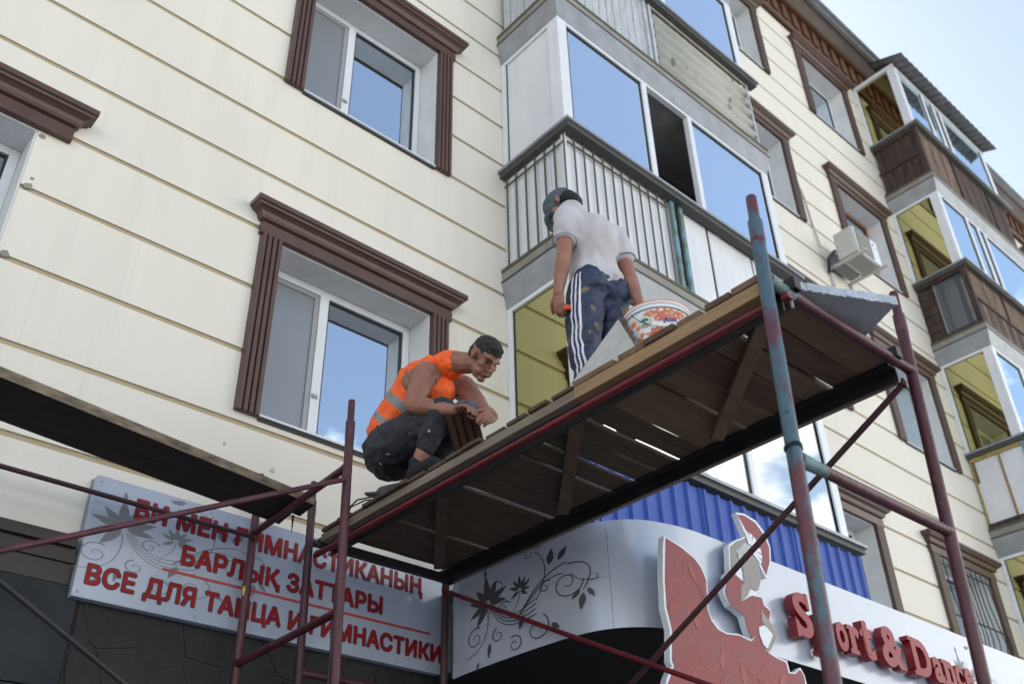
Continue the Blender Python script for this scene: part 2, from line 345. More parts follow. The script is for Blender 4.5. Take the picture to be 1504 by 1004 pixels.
# far side of the house
BP('rear_wall', M['siding'], (XL, XR, 16.7, 17, -1.6, 14.05))
BP('end_wall', M['siding'], (XL, XL + .3, YW + .241, 16.7, -1.6, 14.05), )
BP('end_wall', M['siding'], (XR - .3, XR, YW + .241, 16.7, -1.6, 14.05))
BP('roof', M['concrete'], (XL - .3, XR + .3, YW - .28, 17.3, 14.09, 14.25))
for z in (1.75, 4.65, 7.55, 10.45, 13.3): BP('floor_slab', M['interior'], (XL + .31, XR - .31, YW + .245, 16.6, z, z + .2))
BP('inner_wall', M['interior'], (XL + .31, XR - .31, 8.5, 8.6, -1.6, 14.0))
for x in (1.2, 4.9, 7.1, 10.3, 13.3, 16.2): BP('inner_wall', M['interior'], (x, x + .1, YW + .25, 8.49, -1.6, 14.0))

# eave: brown frieze with brackets, soffit, gutter
BP('frieze', M['brown_dk'], (XL, XR, YW - .035, YW - .001, 13.42, 13.99), (XL, XR, YW - .075, YW - .036, 13.36, 13.47), (XL, XR, YW - .055, YW - .036, 13.471, 13.53), (XL, XR, YW - .12, YW - .036, 13.93, 14.03))
bkm = MB().box(-.065, .065, -.040, 0, 13.56, 13.925).build('frieze_bracket', M['brown_dk']).data
bpy.data.objects.remove(bpy.data.objects['frieze_bracket'])
x = -2.9
while x < 25:
    o = inst('frieze_bracket', bkm, None, (x, YW - .036, 0)); P(o); x += .295
BP('soffit', M['soffit'], (XL - .3, XR + .3, YW - .33, YW - .002, 14.04, 14.085))
BP('gutter', M['galv'], (XL - .3, XR + .3, YW - .40, YW - .331, 14.03, 14.10), (XL - .3, XR + .3, YW - .47, YW - .401, 14.08, 14.13))
BP('drip_edge', M['galv_dk'], (XL - .3, XR + .3, YW - .345, YW - .331, 14.005, 14.029))

# window surrounds --------------------------------------------------
def cornice_mesh():
    prof = [(.030, 0), (.030, .085), (.018, .09), (.018, .10), (.042, .108), (.052, .125), (.060, .15), (.078, .165), (.096, .172), (.100, .185), (.115, .192), (.115, .229)]
    xl, xr = -.782, .782
    vs = []; fs = []
    for d, z in prof:
        e = d - .018
        vs += [(xl - e, 0, z), (xl - e, -d - .012, z), (xr + e, -d - .012, z), (xr + e, 0, z)]
    n = len(prof)
    for i in range(n - 1):
        for k in range(3): fs.append((4 * i + k, 4 * i + k + 1, 4 * i + 5 + k, 4 * i + 4 + k))
    fs.append((0, 3, 2, 1)); fs.append((4 * n - 4, 4 * n - 3, 4 * n - 2, 4 * n - 1))
    return MB().raw(vs, fs)
def pilaster_mesh(h, wd=.154):
    pts = []
    n = 4; p = wd / n
    for i in range(n):
        x0 = -wd / 2 + i * p
        pts += [(x0 + .000 + (.004 if i else 0), .022 if i else .0), (x0 + .005, .040), (x0 + .010, .045), (x0 + p - .010, .045), (x0 + p - .005, .040)]
        if i < n - 1: pts += [(x0 + p - .002, .022)]
    pts.append((wd / 2, 0))
    return MB().prism([(a, b) for a, b in pts], lambda u, v: (u, -v, 0), lambda u, v: (u, -v, h))
cm = cornice_mesh().build('cornice', M['brown']); cmesh = cm.data; bpy.data.objects.remove(cm)
pmesh = {}
def pil(h):
    k = round(h, 3)
    if k not in pmesh:
        o = pilaster_mesh(k).build('pilaster', M['brown']); pmesh[k] = o.data; bpy.data.objects.remove(o)
    return pmesh[k]
def window(cx, ri, kind='white', parts=True):
    z0, z1, zc = rows[ri]; x0, x1 = cx - OW / 2, cx + OW / 2; yf = YW + .225
    mb = MB(); t = .012
    mb.box(x0 + .001, x0 + t, YW + .002, yf, z0 + .014, z1 - .001).box(x1 - t, x1 - .001, YW + .002, yf, z0 + .014, z1 - .001).box(x0 + t, x1 - t, YW + .002, yf, z1 - t, z1 - .001)
    win = P(mb.build('window', M['plaster']))
    if kind == 'white' : win['label'] = 'white plastic window with two sashes'
    def S(o): o.parent = win; return o
    fm = M['pvc'] if kind != 'wood' else M['wood_fr']
    y0, y1 = yf, yf + .065; f = .055; xm = x0 + OW * .40
    a0, a1, b0, b1 = x0 + t, x1 - t, z0 + .025, z1 - t
    S(B('frame', fm, None, (a0, a0 + f, y0, y1, b0, b1), (a1 - f, a1, y0, y1, b0, b1), (a0 + f, a1 - f, y0, y1, b1 - f, b1), (a0 + f, a1 - f, y0, y1, b0, b0 + f), (xm - .035, xm + .035, y0 - .002, y1, b0 + f, b1 - f), bevel=.004))
    # left sash: thin grey screen frame with net
    l0, l1 = a0 + f + .002, xm - .037; c0, c1 = b0 + f + .002, b1 - f - .002; s = .035
    S(B('sash', M['pvc_gray'] if kind != 'wood' else fm, None, (l0, l0 + s, y0 + .008, y1 - .01, c0, c1), (l1 - s, l1, y0 + .008, y1 - .01, c0, c1), (l0 + s, l1 - s, y0 + .008, y1 - .01, c1 - s, c1), (l0 + s, l1 - s, y0 + .008, y1 - .01, c0, c0 + s), bevel=.003))
    S(B('pane', M['net'], None, (l0 + s, l1 - s, y0 + .02, y0 + .026, c0 + s, c1 - s)))
    r0, r1 = xm + .037, a1 - f - .002; s = .012
    S(B('gasket', M['gasket'], None, (r0, r0 + s, y0 + .012, y1 - .01, c0, c1), (r1 - s, r1, y0 + .012, y1 - .01, c0, c1), (r0 + s, r1 - s, y0 + .012, y1 - .01, c1 - s, c1), (r0 + s, r1 - s, y0 + .012, y1 - .01, c0, c0 + s)))
    S(B('pane', M['glass'], None, (r0 + s, r1 - s, y0 + .025, y0 + .033, c0 + s, c1 - s)))
    S(B('latch', M['pvc_gray'], None, (xm - .03, xm + .01, y0 - .016, y0 - .003, z0 + .42, z0 + .445)))
    # curtain with folds
    mb = MB(); n = 46; vs = []; fs = []
    for i in range(n + 1):
        x = x0 + OW * i / n; y = yf + .16 + .014 * math.sin(i * 1.9 + cx * 3 + ri) + .008 * math.sin(i * .7)
        vs += [(x, y, z0 + .03), (x, y, z1 - .03)]
    for i in range(n): fs.append((2 * i, 2 * i + 2, 2 * i + 3, 2 * i + 1))
    S(MB().raw(vs, fs, None, True).build('curtain', M['curtain']))
    S(B('sill', M['pvc'], None, (x0 + .003, x1 - .003, YW - .028, yf - .001, z0, z0 + .013)))
    S(B('sill_drip', M['gasket'], None, (x0 + .002, x1 - .002, YW - .012, YW - .001, z0 - .022, z0 - .001)))
    o = inst('cornice', cmesh, None, (cx + .003, YW - .001, z1)); S(o)
    zb = z0 - .005
    for sx in ((-1, 1) if not (ri == 0 and cx == .09) else (-1,)): S(inst('pilaster', pil(z1 - zb - .001), None, (cx + sx * (OW / 2 + .078), YW - .001, zb)))
    if kind == 'bars':
        mb = MB()
        for i in range(9):
            x = x0 + .1 + (OW - .2) * i / 8
            mb.tube([(x, YW - .03, z0 + .02), (x + .05 * math.sin(i), YW - .03 - .05 * math.sin(1.2), z0 + .45), (x - .04 * math.cos(i), YW - .04, z0 + .9), (x, YW - .02, z1 - .02)], .007, 6)
        for z in (z0 + .1, z0 + .62, z1 - .1): mb.bar((x0 + .02, YW - .02, z), (x1 - .02, YW - .02, z), .014, .014)
        S(mb.build('grating', M['black']))
    return win
for ci, c in enumerate(cxs):
    for r in range(4):
        if c < -1 and r not in (0, 1): continue
        k = 'white'
        if c == 11.53 and r == 2: k = 'wood'
        if c == 11.53 and r == 0: k = 'bars'
        window(c, r, k)
# patches on the wall: anchor holes and mortar dabs beside the far left window
for (x, z) in ((2.07, 2.68), (2.32, 2.58), (2.39, 2.58), (2.25, 2.70)):
    pass
def blob_patch(x, z, r, m, name='wall_patch'):
    n = 11; pl = [(x + r * random.uniform(.6, 1.1) * math.cos(2 * math.pi * k / n), z + r * random.uniform(.6, 1.1) * math.sin(2 * math.pi * k / n)) for k in range(n)]
    P(MB().prism(pl, lambda u, v: (u, YW - .004, v), lambda u, v: (u, YW + .001, v)).build(name, m))
blob_patch(2.115, 2.69, .013, M['foam_w'], 'anchor_hole'); blob_patch(2.43, 2.62, .016, M['foam_w'], 'anchor_hole')
blob_patch(.755, 3.83, .028, M['concrete']); blob_patch(.75, 3.35, .026, M['concrete']); blob_patch(.76, 3.89, .012, M['concrete']); blob_patch(.74, 4.205, .022, M['concrete'])
# ground floor: moulding band, tiles, crazy stone cladding
BP('band_moulding', M['brown_bd'], (XL, 1.505, YW - .03, YW - .001, 1.70, 1.80), (XL, 1.505, YW - .045, YW - .001, 1.801, 1.87), (XL, 1.43, YW - .075, YW - .001, 1.871, 1.925))
for i in range(9):
    for j in range(7):
        x1 = 1.50 - i * .84; z1 = 1.695 - j * .47
        BP('wall_tile', M['slab_tile'], (x1 - .832, x1, YW - .035 - .003 * ((i * 3 + j) % 3), YW - .001, max(z1 - .462, -1.6), z1))
def voronoi(x0, x1, z0, z1, n, seed):
    rnd = random.Random(seed); pts = []
    nx = max(1, int((x1 - x0) / .21)); nz_ = max(1, int((z1 - z0) / .21))
    for i in range(-1, nx + 1):
        for j in range(-1, nz_ + 1):
            pts.append((x0 + (i + .5 + rnd.uniform(-.42, .42)) * (x1 - x0) / nx, z0 + (j + .5 + rnd.uniform(-.42, .42)) * (z1 - z0) / nz_))
    cells = []
    for i, p in enumerate(pts):
        poly = [(x0, z0), (x1, z0), (x1, z1), (x0, z1)]
        for j, q in enumerate(pts):
            if i == j or abs(p[0] - q[0]) > 1.2 or abs(p[1] - q[1]) > 1.2: continue
            mx, mz = (p[0] + q[0]) / 2, (p[1] + q[1]) / 2; nx_, nz2 = q[0] - p[0], q[1] - p[1]
            l = math.hypot(nx_, nz2); lim = -.006
            newp = []
            for k in range(len(poly)):
                a, b = poly[k], poly[(k + 1) % len(poly)]
                da = ((a[0] - mx) * nx_ + (a[1] - mz) * nz2) / l; db = ((b[0] - mx) * nx_ + (b[1] - mz) * nz2) / l
                if da <= lim: newp.append(a)
                if (da < lim) != (db < lim):
                    t = (lim - da) / (db - da); newp.append((a[0] + (b[0] - a[0]) * t, a[1] + (b[1] - a[1]) * t))
            poly = newp
            if len(poly) < 3: break
        if len(poly) >= 3: cells.append(poly)
    return cells
BP('stone_bed', M['grout'], (1.51, 7.7, YW - .012, YW - .001, .2, 1.915))
for c in voronoi(1.52, 7.2, .25, 1.91, 0, 5):
    d = random.uniform(.016, .022)
    P(MB().prism(c, lambda u, v: (u, YW - d, v), lambda u, v: (u, YW - .013, v)).build('stone', M['stone']))
BP('plinth_wall', M['stone'], (7.71, XR, YW - .03, YW - .001, -1.6, 1.915), (1.51, 7.70, YW - .02, YW - .001, -1.6, .199))
BP('plinth_panel', M['brown_bd'], (8.6, XR, YW - .06, YW - .031, 1.78, 1.92))

# balconies ------------------------------------------------------------
def frame_rect(mb, x0, x1, z0, z1, y0, y1, f):
    mb.box(x0, x0 + f, y0, y1, z0, z1).box(x1 - f, x1, y0, y1, z0, z1).box(x0 + f, x1 - f, y0, y1, z1 - f, z1).box(x0 + f, x1 - f, y0, y1, z0, z0 + f)
def balcony(X0, X1, Rz, mull, gl_front, gl_side, kind, yf=3.95, open_bay=None, top=True, label=None):
    slab = MB().box(X0 + .01, X1 - .01, yf + .01, YW - .002, Rz - 1.19, Rz - 1.07).build('balcony', M['concrete']); P(slab)
    if label: slab['label'] = label
    def S(o): o.parent = slab; return o
    zt = Rz - 1.19
    # sloped metal flashing under the slab
    for (h0, h1, e0, e1) in ((zt - .245, zt - .003, .0, .045),):
        vs = [(X0 - e0, yf - e0, h0), (X1 + e0, yf - e0, h0), (X1 + e0, YW - .003, h0), (X0 - e0, YW - .003, h0), (X0 - e1, yf - e1, h1), (X1 + e1, yf - e1, h1), (X1 + e1, YW - .003, h1), (X0 - e1, YW - .003, h1)]
        S(MB().hexa(vs).build('flashing', M['galv']))
    mb = MB().box(X0 - .050, X1 + .050, yf - .050, yf + .009, zt + .0, zt + .018).box(X0 - .050, X0 + .009, yf + .010, YW - .003, zt + .0, zt + .018)
    S(mb.build('slab_edge_strip', M['galv_dk']))
    mb = MB().box(X0 - .040, X1 + .040, yf - .040, yf + .009, zt + .019, Rz - 1.086).box(X0 - .040, X0 + .009, yf + .010, YW - .003, zt + .019, Rz - 1.086)
    S(mb.build('slab_edge', M['concrete']))
    mb = MB().box(X0 - .047, X1 + .047, yf - .047, yf + .009, Rz - 1.085, Rz - 1.052).box(X0 - .047, X0 + .009, yf + .010, YW - .003, Rz - 1.085, Rz - 1.052)
    S(mb.build('rail_foot', M['bar_green']))
    # rail cap
    mb = MB().box(X0 - .07, X1 + .10, yf - .10, yf + .05, Rz + .012, Rz + .040).box(X0 - .07, X0 + .05, yf + .051, YW - .003, Rz + .012, Rz + .040)
    S(mb.build('rail_cap', M['galv']))
    mb = MB().box(X0 - .045, X1 + .08, yf - .075, yf + .02, Rz - .035, Rz + .011).box(X0 - .045, X0 + .04, yf + .021, YW - .003, Rz - .035, Rz + .011)
    S(mb.build('rail', M['galv_dk']))
    g0, g1 = Rz + .041, Rz + 2.9 - 1.19 - .246
    # glazing frame
    mb = MB(); f = .05
    mb.box(X0, X0 + .115, yf, yf + .06, g0, g1).box(X0, X0 + .06, yf + .061, yf + .135, g0, g1)
    mb.box(X1 - .11, X1, yf, yf + .06, g0, g1)
    ms = [X0 + .115] + mull + [X1 - .10]
    mb.box(X0 + .116, X1 - .101, yf + .002, yf + .058, g0, g0 + .035).box(X0 + .116, X1 - .101, yf + .002, yf + .058, g1 - .04, g1)
    for x in mull: mb.box(x - .033, x + .033, yf - .001, yf + .059, g0 + .036, g1 - .041)
    mb.box(X0, X0 + .05, YW - .06, YW - .003, g0, g1).box(X0, X0 + .05, yf + .136, YW - .061, g1 - .04, g1).box(X0, X0 + .05, yf + .136, YW - .061, g0, g0 + .035)
    mb.box(X1 - .05, X1, YW - .06, YW - .003, g0, g1)
    S(mb.build('glazing_frame', M['pvc'], bevel=.004))
    for i, (a, b) in enumerate(zip(ms[:-1], ms[1:])):
        if open_bay == i:
            S(B('sash', M['pvc'], None, (a + .033, a + .05, yf + .06, yf + .10, g0 + .04, g1 - .05))); continue
        pa = MB(); frame_rect(pa, a + (.034 if i else .001), b - (.034 if i < len(ms) - 2 else .001), g0 + .036, g1 - .041, yf + .018, yf + .045, .010)
        S(pa.build('gasket', M['gasket']))
        S(B('pane', gl_front, None, (a + .04, b - .04, yf + .028, yf + .035, g0 + .046, g1 - .051)))
    S(B('side_gasket', M['gasket'], None, (X0 + .016, X0 + .022, yf + .137, YW - .061, g0 + .036, g0 + .046), (X0 + .016, X0 + .022, YW - .072, YW - .061, g0 + .047, g1 - .041)))
    S(B('side_pane', gl_side, None, (X0 + .022, X0 + .030, yf + .137, YW - .062, g0 + .036, g1 - .042)))
    S(B('side_pane', gl_front, None, (X1 - .030, X1 - .022, yf + .062, YW - .062, g0 + .001, g1 - .002)))
    rb, rt = Rz - 1.05, Rz - .036
    yi = yf + .03
    if kind == 'bars':
        S(B('side_infill', M['panel_w'], None, (X0 + .03, X0 + .038, yi + .011, YW - .004, rb, rt)))
        for k in range(5):
            y = yf + .06 + k * .15; S(B('infill_board', M['panel_w'], None, (X0 + .018, X0 + .029, y, y + .142, rb, rt - .002)))
        xs = X0 + .012
        while xs < X0 + 1.30:
            S(B('infill_board', M['panel_w'], None, (xs, xs + .108, yi, yi + .010, rb, rt))); xs += .116
        for a, b in ((X0 + 1.50, X0 + 1.86), (X0 + 1.90, X0 + 2.55), (X0 + 2.58, X1 - .02)): S(B('infill_panel', M['panel_w'], None, (a, b, yi, yi + .012, rb, rt)))
        bar = MB().box(-.006, .006, -.006, .006, rb - .0, rt + .001).build('baluster', M['bar_green']); bmesh_ = bar.data; bpy.data.objects.remove(bar)
        for k in range(7): S(inst('baluster', bmesh_, None, (X0 - .004, yf + .02 + k * .118, 0)))
        for k in range(11): S(inst('baluster', bmesh_, None, (X0 + .10 + k * .1155, yf + .006, 0)))
        S(B('frame_tube', M['bar_green'], None, (X0 + .02, X0 + 1.27, yf + .000, yf + .014, rt - .10, rt - .088)))
        S(B('frame_tube', M['bar_green'], None, (X0 - .010, X0 + .002, yf + .02, YW - .02, rt - .10, rt - .088)))
        S(B('rail_post', M['teal'], None, (X0 + 1.31, X0 + 1.355, yf - .015, yf + .012, rb - .02, rt)))
        S(B('rail_post', M['teal'], None, (X0 + 1.43, X0 + 1.475, yf - .015, yf + .012, rb - .02, rt)))
        S(B('corner_post', M['panel_w'], None, (X0 - .001, X0 + .011, yf + .013, yf + .060, rb, rt)))
    elif kind == 'boards':
        for k in range(7):
            y = yf + .04 + k * .098; S(B('side_board', M['board_old'], None, (X0 + .004 + .004 * (k % 2), X0 + .022, y, y + .090, rb, rt)))
        xs = X0 + .01
        while xs < X0 + 1.33:
            S(B('infill_board', M['board_old'], None, (xs, xs + .098, yf + .012 + .004 * random.random(), yf + .028, rb, rt))); xs += .106
        for x in (X0 + 1.345, X0 + 1.43): S(B('rail_post', M['board_old'], None, (x, x + .045, yf - .012, yf + .02, rb - .02, rt)))
        n = 60; vs = []; fs = []
        for i in range(n + 1):
            z = rb + .02 + (rt - rb - .06) * i / n; y = yf + .010 - .026 * math.cos(2 * math.pi * 5.5 * i / n)
            vs += [(X0 + 1.50, y, z), (X1 - .05, y, z), (X0 + 1.50, y + .006, z), (X1 - .05, y + .006, z)]
        for i in range(n):
            a = 4 * i; fs += [(a, a + 1, a + 5, a + 4), (a + 2, a + 6, a + 7, a + 3), (a, a + 4, a + 6, a + 2), (a + 1, a + 3, a + 7, a + 5)]
        S(MB().raw(vs, fs, None, True).build('corrugated_panel', M['corr']))
        S(B('panel_frame', M['board_old'], None, (X0 + 1.48, X1 - .03, yf - .012, yf - .002, rb - .012, rb + .012), (X1 - .05, X1 - .03, yf - .013, yf + .03, rb + .013, rt), (X0 + 1.48, X1 - .03, yf - .012, yf - .002, rt - .03, rt - .012)))
        S(B('foam_bead', M['foam'], None, (X0 + 1.5, X1 - .02, yf - .010, yf + .025, rt - .011, rt + .0005)))
    elif kind == 'blue':
        zb = 2.05
        for (p0, p1, fn) in ((X0, X1 + .02, lambda u, v: (u, yf - v, 0)),):
            pass
        def clad(u0, u1, fn, name):
            pitch = .155; u = u0; seg = []
            while u < u1 - .01:
                e = min(u + pitch, u1)
                pts = [(u, .0), (u + .018, .0), (u + .030, .022), (min(u + .058, e), .022), (min(u + .070, e), 0), (e, 0)]
                seg += pts; u += pitch
                if u > u1 - .03: break
            vs = []; fs = []
            for i, (a, b) in enumerate(seg): vs += [fn(a, b, zb), fn(a, b, rt - .02)]
            for i in range(len(seg) - 1): fs.append((2 * i, 2 * i + 2, 2 * i + 3, 2 * i + 1))
            o = S(MB().raw(vs, fs).build(name, M['blue']))
            s = o.modifiers.new('thickness', 'SOLIDIFY'); s.thickness = .004
        # each sheet of cladding
        for a, b in ((X0, X0 + 1.12), (X0 + 1.125, X0 + 2.25), (X0 + 2.255, X1 + .04)):
            clad(a, b, lambda u, v, z: (u, yf - .02 - v, z), 'cladding_sheet')
        clad(yf - .015, YW - .02, lambda u, v, z: (X0 - .02 - v * .6, u, z), 'cladding_sheet')
        S(B('corner_trim', M['blue'], None, (X0 - .045, X0 - .0, yf - .048, yf - .046, zb, rt - .02), (X0 - .047, X0 - .045, yf - .048, yf + .0, zb, rt - .02), (X1 + .041, X1 + .045, yf - .045, yf + .02, zb, rt - .02)))
    elif kind in ('wood', 'wood2'):
        wm = M['wood_wx']; wl = M['wood_wx2']
        if kind == 'wood':
            for k in range(8):
                y = yf + .05 + k * .083; S(B('side_plank', wm, None, (X0 + .01 + .004 * (k % 2), X0 + .028, y, y + .078, rb, rt)))
        else:
            for k in range(6):
                z = rb + .02 + k * .15; S(B('side_slat', wm, None, (X0 + .01, X0 + .025, YW - .26, YW - .01, z, z + .14)))
            S(B('side_pane', M['glass_dk'], None, (X0 + .03, X0 + .036, yf + .07, YW - .28, rb + .05, rt - .02)))
            S(B('side_pane_frame', M['pvc_gray'], None, (X0 + .02, X0 + .04, YW - .279, YW - .262, rb + .05, rt - .02)))
        for z_, h_ in [(rb, .06), (rt - .06, .06)] + ([(rb + .45, .05)] if kind == 'wood' else []): S(B('side_rail', wm, None, (X0 - .012, X0 + .009, yf + .061, YW - .01, z_, z_ + h_)))
        S(B('corner_post', wm, None, (X0 - .02, X0 + .06, yf - .02, yf + .06, rb - .02, rt)))
        xs = X0 + .062; k = 0
        while xs < X1 - .1:
            if kind == 'wood': S(B('front_plank', wl if xs < X0 + 1.1 else wm, None, (xs, xs + .112, yf + .003 * (k % 3), yf + .022, rb, rt))); xs += .118
            else:
                S(B('front_plank', wl if k % 2 else wm, None, (xs, xs + .155, yf + .003 * (k % 2), yf + .022, rb, rb + .47))); S(B('front_plank', wl, None, (xs, xs + .155, yf + .003 * ((k + 1) % 2), yf + .022, rb + .50, rt))); xs += .16
            k += 1
        S(B('front_rail', wm, None, (X0 + .061, X1, yf - .016, yf - .002, rb + .46, rb + .51) if kind == 'wood2' else (X0 + .061, X1, yf - .016, yf - .002, rb, rb + .05)))
        for x in (X0 + 1.15, X0 + 2.4): S(B('rail_post', wm, None, (x, x + .05, yf - .018, yf - .001, rb + .06, rt) if kind == 'wood' else (x, x + .05, yf - .018, yf - .003, rb + .52, rt)))
        S(B('foam_bead', M['foam'], None, (X0 - .02, X0 + .02, yf + .05, YW - .02, rt + .0005, Rz - .0365 + .02)))
    elif kind == 'panels':
        S(B('side_panel', M['panel_w'], None, (X0 + .02, X0 + .032, yf + .05, YW - .01, rb, rt), ))
        for a, b in ((yf + .05, 0),): pass
        S(B('side_batten', M['beam_n'], None, (X0 + .005, X0 + .019, yf + .36, yf + .39, rb, rt)))
        S(B('side_batten', M['plank_n'], None, (X0 + .005, X0 + .019, YW - .07, YW - .04, rt - .35, rt)))
        S(B('foam_bead', M['foam'], None, (X0 - .01, X0 + .02, yf + .05, YW - .02, rt - .05, rt), (X0 + .0, X0 + .018, YW - .035, YW - .012, rb, rt - .06)))
        S(B('rail_post', M['teal'], None, (X0 - .01, X0 + .05, yf - .01, yf + .049, rb, rt)))
        S(B('infill_panel', M['panel_w'], None, (X0 + .06, X1 - .02, yf + .005, yf + .017, rb, rt)))
        S(B('side_skirting', M['wood_wx'], None, (X0 - .02, X0 + .004, yf - .01, YW - .02, rb - .01, rb + .07)))
    return slab
# centre stack
balcony(4.293, 7.50, 3.17, [5.58, 6.20], M['glass_mirror'], M['glass_bronze'], 'blue', label='second floor balcony with blue corrugated cladding and mirrored glazing')
b2 = balcony(4.293, 7.50, 6.07, [5.47, 6.16], M['glass_bal'], M['panel_w'], 'bars', open_bay=1, label='third floor balcony with thin bars over white boards and one open pane')
balcony(4.293, 7.50, 8.97, [5.95, 6.05], M['glass_bal'], M['panel_w'], 'boards', label='fourth floor balcony with old boards and a corrugated plastic panel')
balcony(4.293, 7.50, 11.87, [5.95, 6.5], M['glass_bal'], M['glass_bal'], 'boards')
# right-hand stack
balcony(12.69, 15.90, 3.17, [13.6, 14.4], M['glass_blue'], M['glass_bronze'], 'panels', label='lowest balcony of the right stack with bronze side glass')
balcony(12.69, 15.90, 6.07, [13.6, 14.4], M['glass_blue'], M['glass_bronze'], 'panels', label='balcony of the right stack with white foam panels and teal post')
balcony(12.69, 15.90, 8.97, [13.62, 14.0, 14.25], M['glass_blue'], M['glass_bronze'], 'wood2', label='balcony of the right stack with weathered brown boards and dark side pane')
balcony(12.69, 15.90, 11.87, [13.62, 14.0, 14.25], M['glass_blue'], M['glass_bronze'], 'wood', label='top balcony of the right stack with dark wooden planks and corrugated roof')
# corrugated roofs over the top balconies
for X0, X1 in ((12.69, 15.90), (4.293, 7.5)):
    vs = []; fs = []; n = 120
    for i in range(n + 1):
        x = X0 - .12 + (X1 - X0 + .28) * i / n; d = .022 * math.sin(2 * math.pi * 21 * i / n)
        vs += [(x, 3.72, 13.34 + d), (x, YW - .42, 13.58 + d), (x, 3.72, 13.352 + d), (x, YW - .42, 13.592 + d)]
    for i in range(n):
        a = 4 * i; fs += [(a, a + 4, a + 5, a + 1), (a + 2, a + 3, a + 7, a + 6), (a, a + 2, a + 6, a + 4), (a + 1, a + 5, a + 7, a + 3)]
    P(MB().raw(vs, fs, None, True).build('balcony_roof', M['asb']))
    BP('balcony_roof_beam', M['pvc'], (X0 - .02, X0 + .05, 3.95, YW - .02, 13.30, 13.36), (X0 + .051, X1, 3.94, 4.01, 13.255, 13.31))
# brickwork seen through the open pane of the third floor balcony
zb = 6.14
for j in range(20):
    x = 5.60 - (.13 if j % 2 else 0)
    while x < 7.4:
        BP('brick', M['brick'], (x, x + .248, YW - .016 - .004 * ((j * 7 + int(x * 9)) % 3), YW - .0015, zb, zb + .068)); x += .26
    zb += .08
BP('mortar_bed', M['mortar'], (5.2, 7.46, YW - .011, YW - .0012, 6.12, 7.76))
# ------------------------------------------------------------------ shop canopy with its curved fascia
path = [(3.60, 4.50), (3.585, 4.27), (3.58, 3.95), (3.585, 3.70), (3.60, 3.50), (3.635, 3.36), (3.70, 3.255), (3.80, 3.17), (3.93, 3.12), (4.08, 3.09), (4.30, 3.08), (5.2, 3.08), (8.9, 3.08)]
def smooth_path(p, n=8):
    out = []
    for i in range(len(p) - 1):
        p0 = Vector(p[max(i - 1, 0)]); p1 = Vector(p[i]); p2 = Vector(p[i + 1]); p3 = Vector(p[min(i + 2, len(p) - 1)])
        for k in range(n):
            t = k / n; a = 2 * p1; b = p2 - p0; c = 2 * p0 - 5 * p1 + 4 * p2 - p3; d = -p0 + 3 * p1 - 3 * p2 + p3
            out.append(.5 * (a + b * t + c * t * t + d * t ** 3))
    out.append(Vector(p[-1])); return out
SP = smooth_path(path)
SL = [0.0]
for a, b in zip(SP[:-1], SP[1:]): SL.append(SL[-1] + (b - a).length)
def onfascia(s, z, off=0.0):
    i = 0
    while i < len(SL) - 2 and SL[i + 1] < s: i += 1
    t = (s - SL[i]) / (SL[i + 1] - SL[i]); p = SP[i].lerp(SP[i + 1], t); d = (SP[i + 1] - SP[i]).normalized(); nrm = Vector((d.y, -d.x))   # outward: towards -x / -y
    return (p.x + nrm.x * off, p.y + nrm.y * off, z)
FZ0, FZ1 = 1.575, 2.157
canopy = empty('shop_canopy', (6, 3.9, FZ0), 'curved silver metal canopy fascia over the shop entrance', 'canopy')
def C_(o, parent=canopy): o.parent = parent; o.matrix_parent_inverse = parent.matrix_world.inverted() if parent.type != 'EMPTY' else Matrix.Translation(-parent.location); return o
def ribbon_sheet(s0, s1, z0, z1, off, th, name, m, n=90):
    vs = []; fs = []
    for i in range(n + 1):
        s = s0 + (s1 - s0) * i / n
        vs += [onfascia(s, z0, off), onfascia(s, z1, off), onfascia(s, z0, off - th), onfascia(s, z1, off - th)]
    for i in range(n):
        a = 4 * i; fs += [(a, a + 1, a + 5, a + 4), (a + 2, a + 6, a + 7, a + 3), (a + 1, a + 3, a + 7, a + 5), (a, a + 4, a + 6, a + 2)]
    fs += [(0, 2, 3, 1), (4 * n, 4 * n + 1, 4 * n + 3, 4 * n + 2)]
    mb = MB().raw(vs, fs, None, True)
    o = mb.build(name, m); 
    e = o.modifiers.new('split', 'EDGE_SPLIT'); e.split_angle = math.radians(35)
    return o
total = SL[-1]
C_(ribbon_sheet(0, 1.22, FZ0, FZ1, 0, .004, 'fascia_panel', M['alu'], 40))
C_(ribbon_sheet(1.222, 2.9, FZ0, FZ1, 0, .004, 'fascia_panel', M['alu'], 60))
C_(ribbon_sheet(2.902, total, FZ0, FZ1, 0, .004, 'fascia_panel', M['alu'], 20))
poly = [(p.x + .01, p.y + .012) for p in SP] + [(8.9, YW - .04), (3.62, YW - .04)]
C_(MB().prism(poly, lambda u, v: (u, v, FZ0 + .02), lambda u, v: (u, v, FZ0 + .05)).build('soffit_panel', M['black']))
C_(MB().prism(poly, lambda u, v: (u, v, FZ1 - .06), lambda u, v: (u, v, FZ1 - .04)).build('canopy_roof', M['galv']))
C_(B('end_panel', M['alu'], None, (8.892, 8.9, 3.10, YW - .045, FZ0, FZ1)))

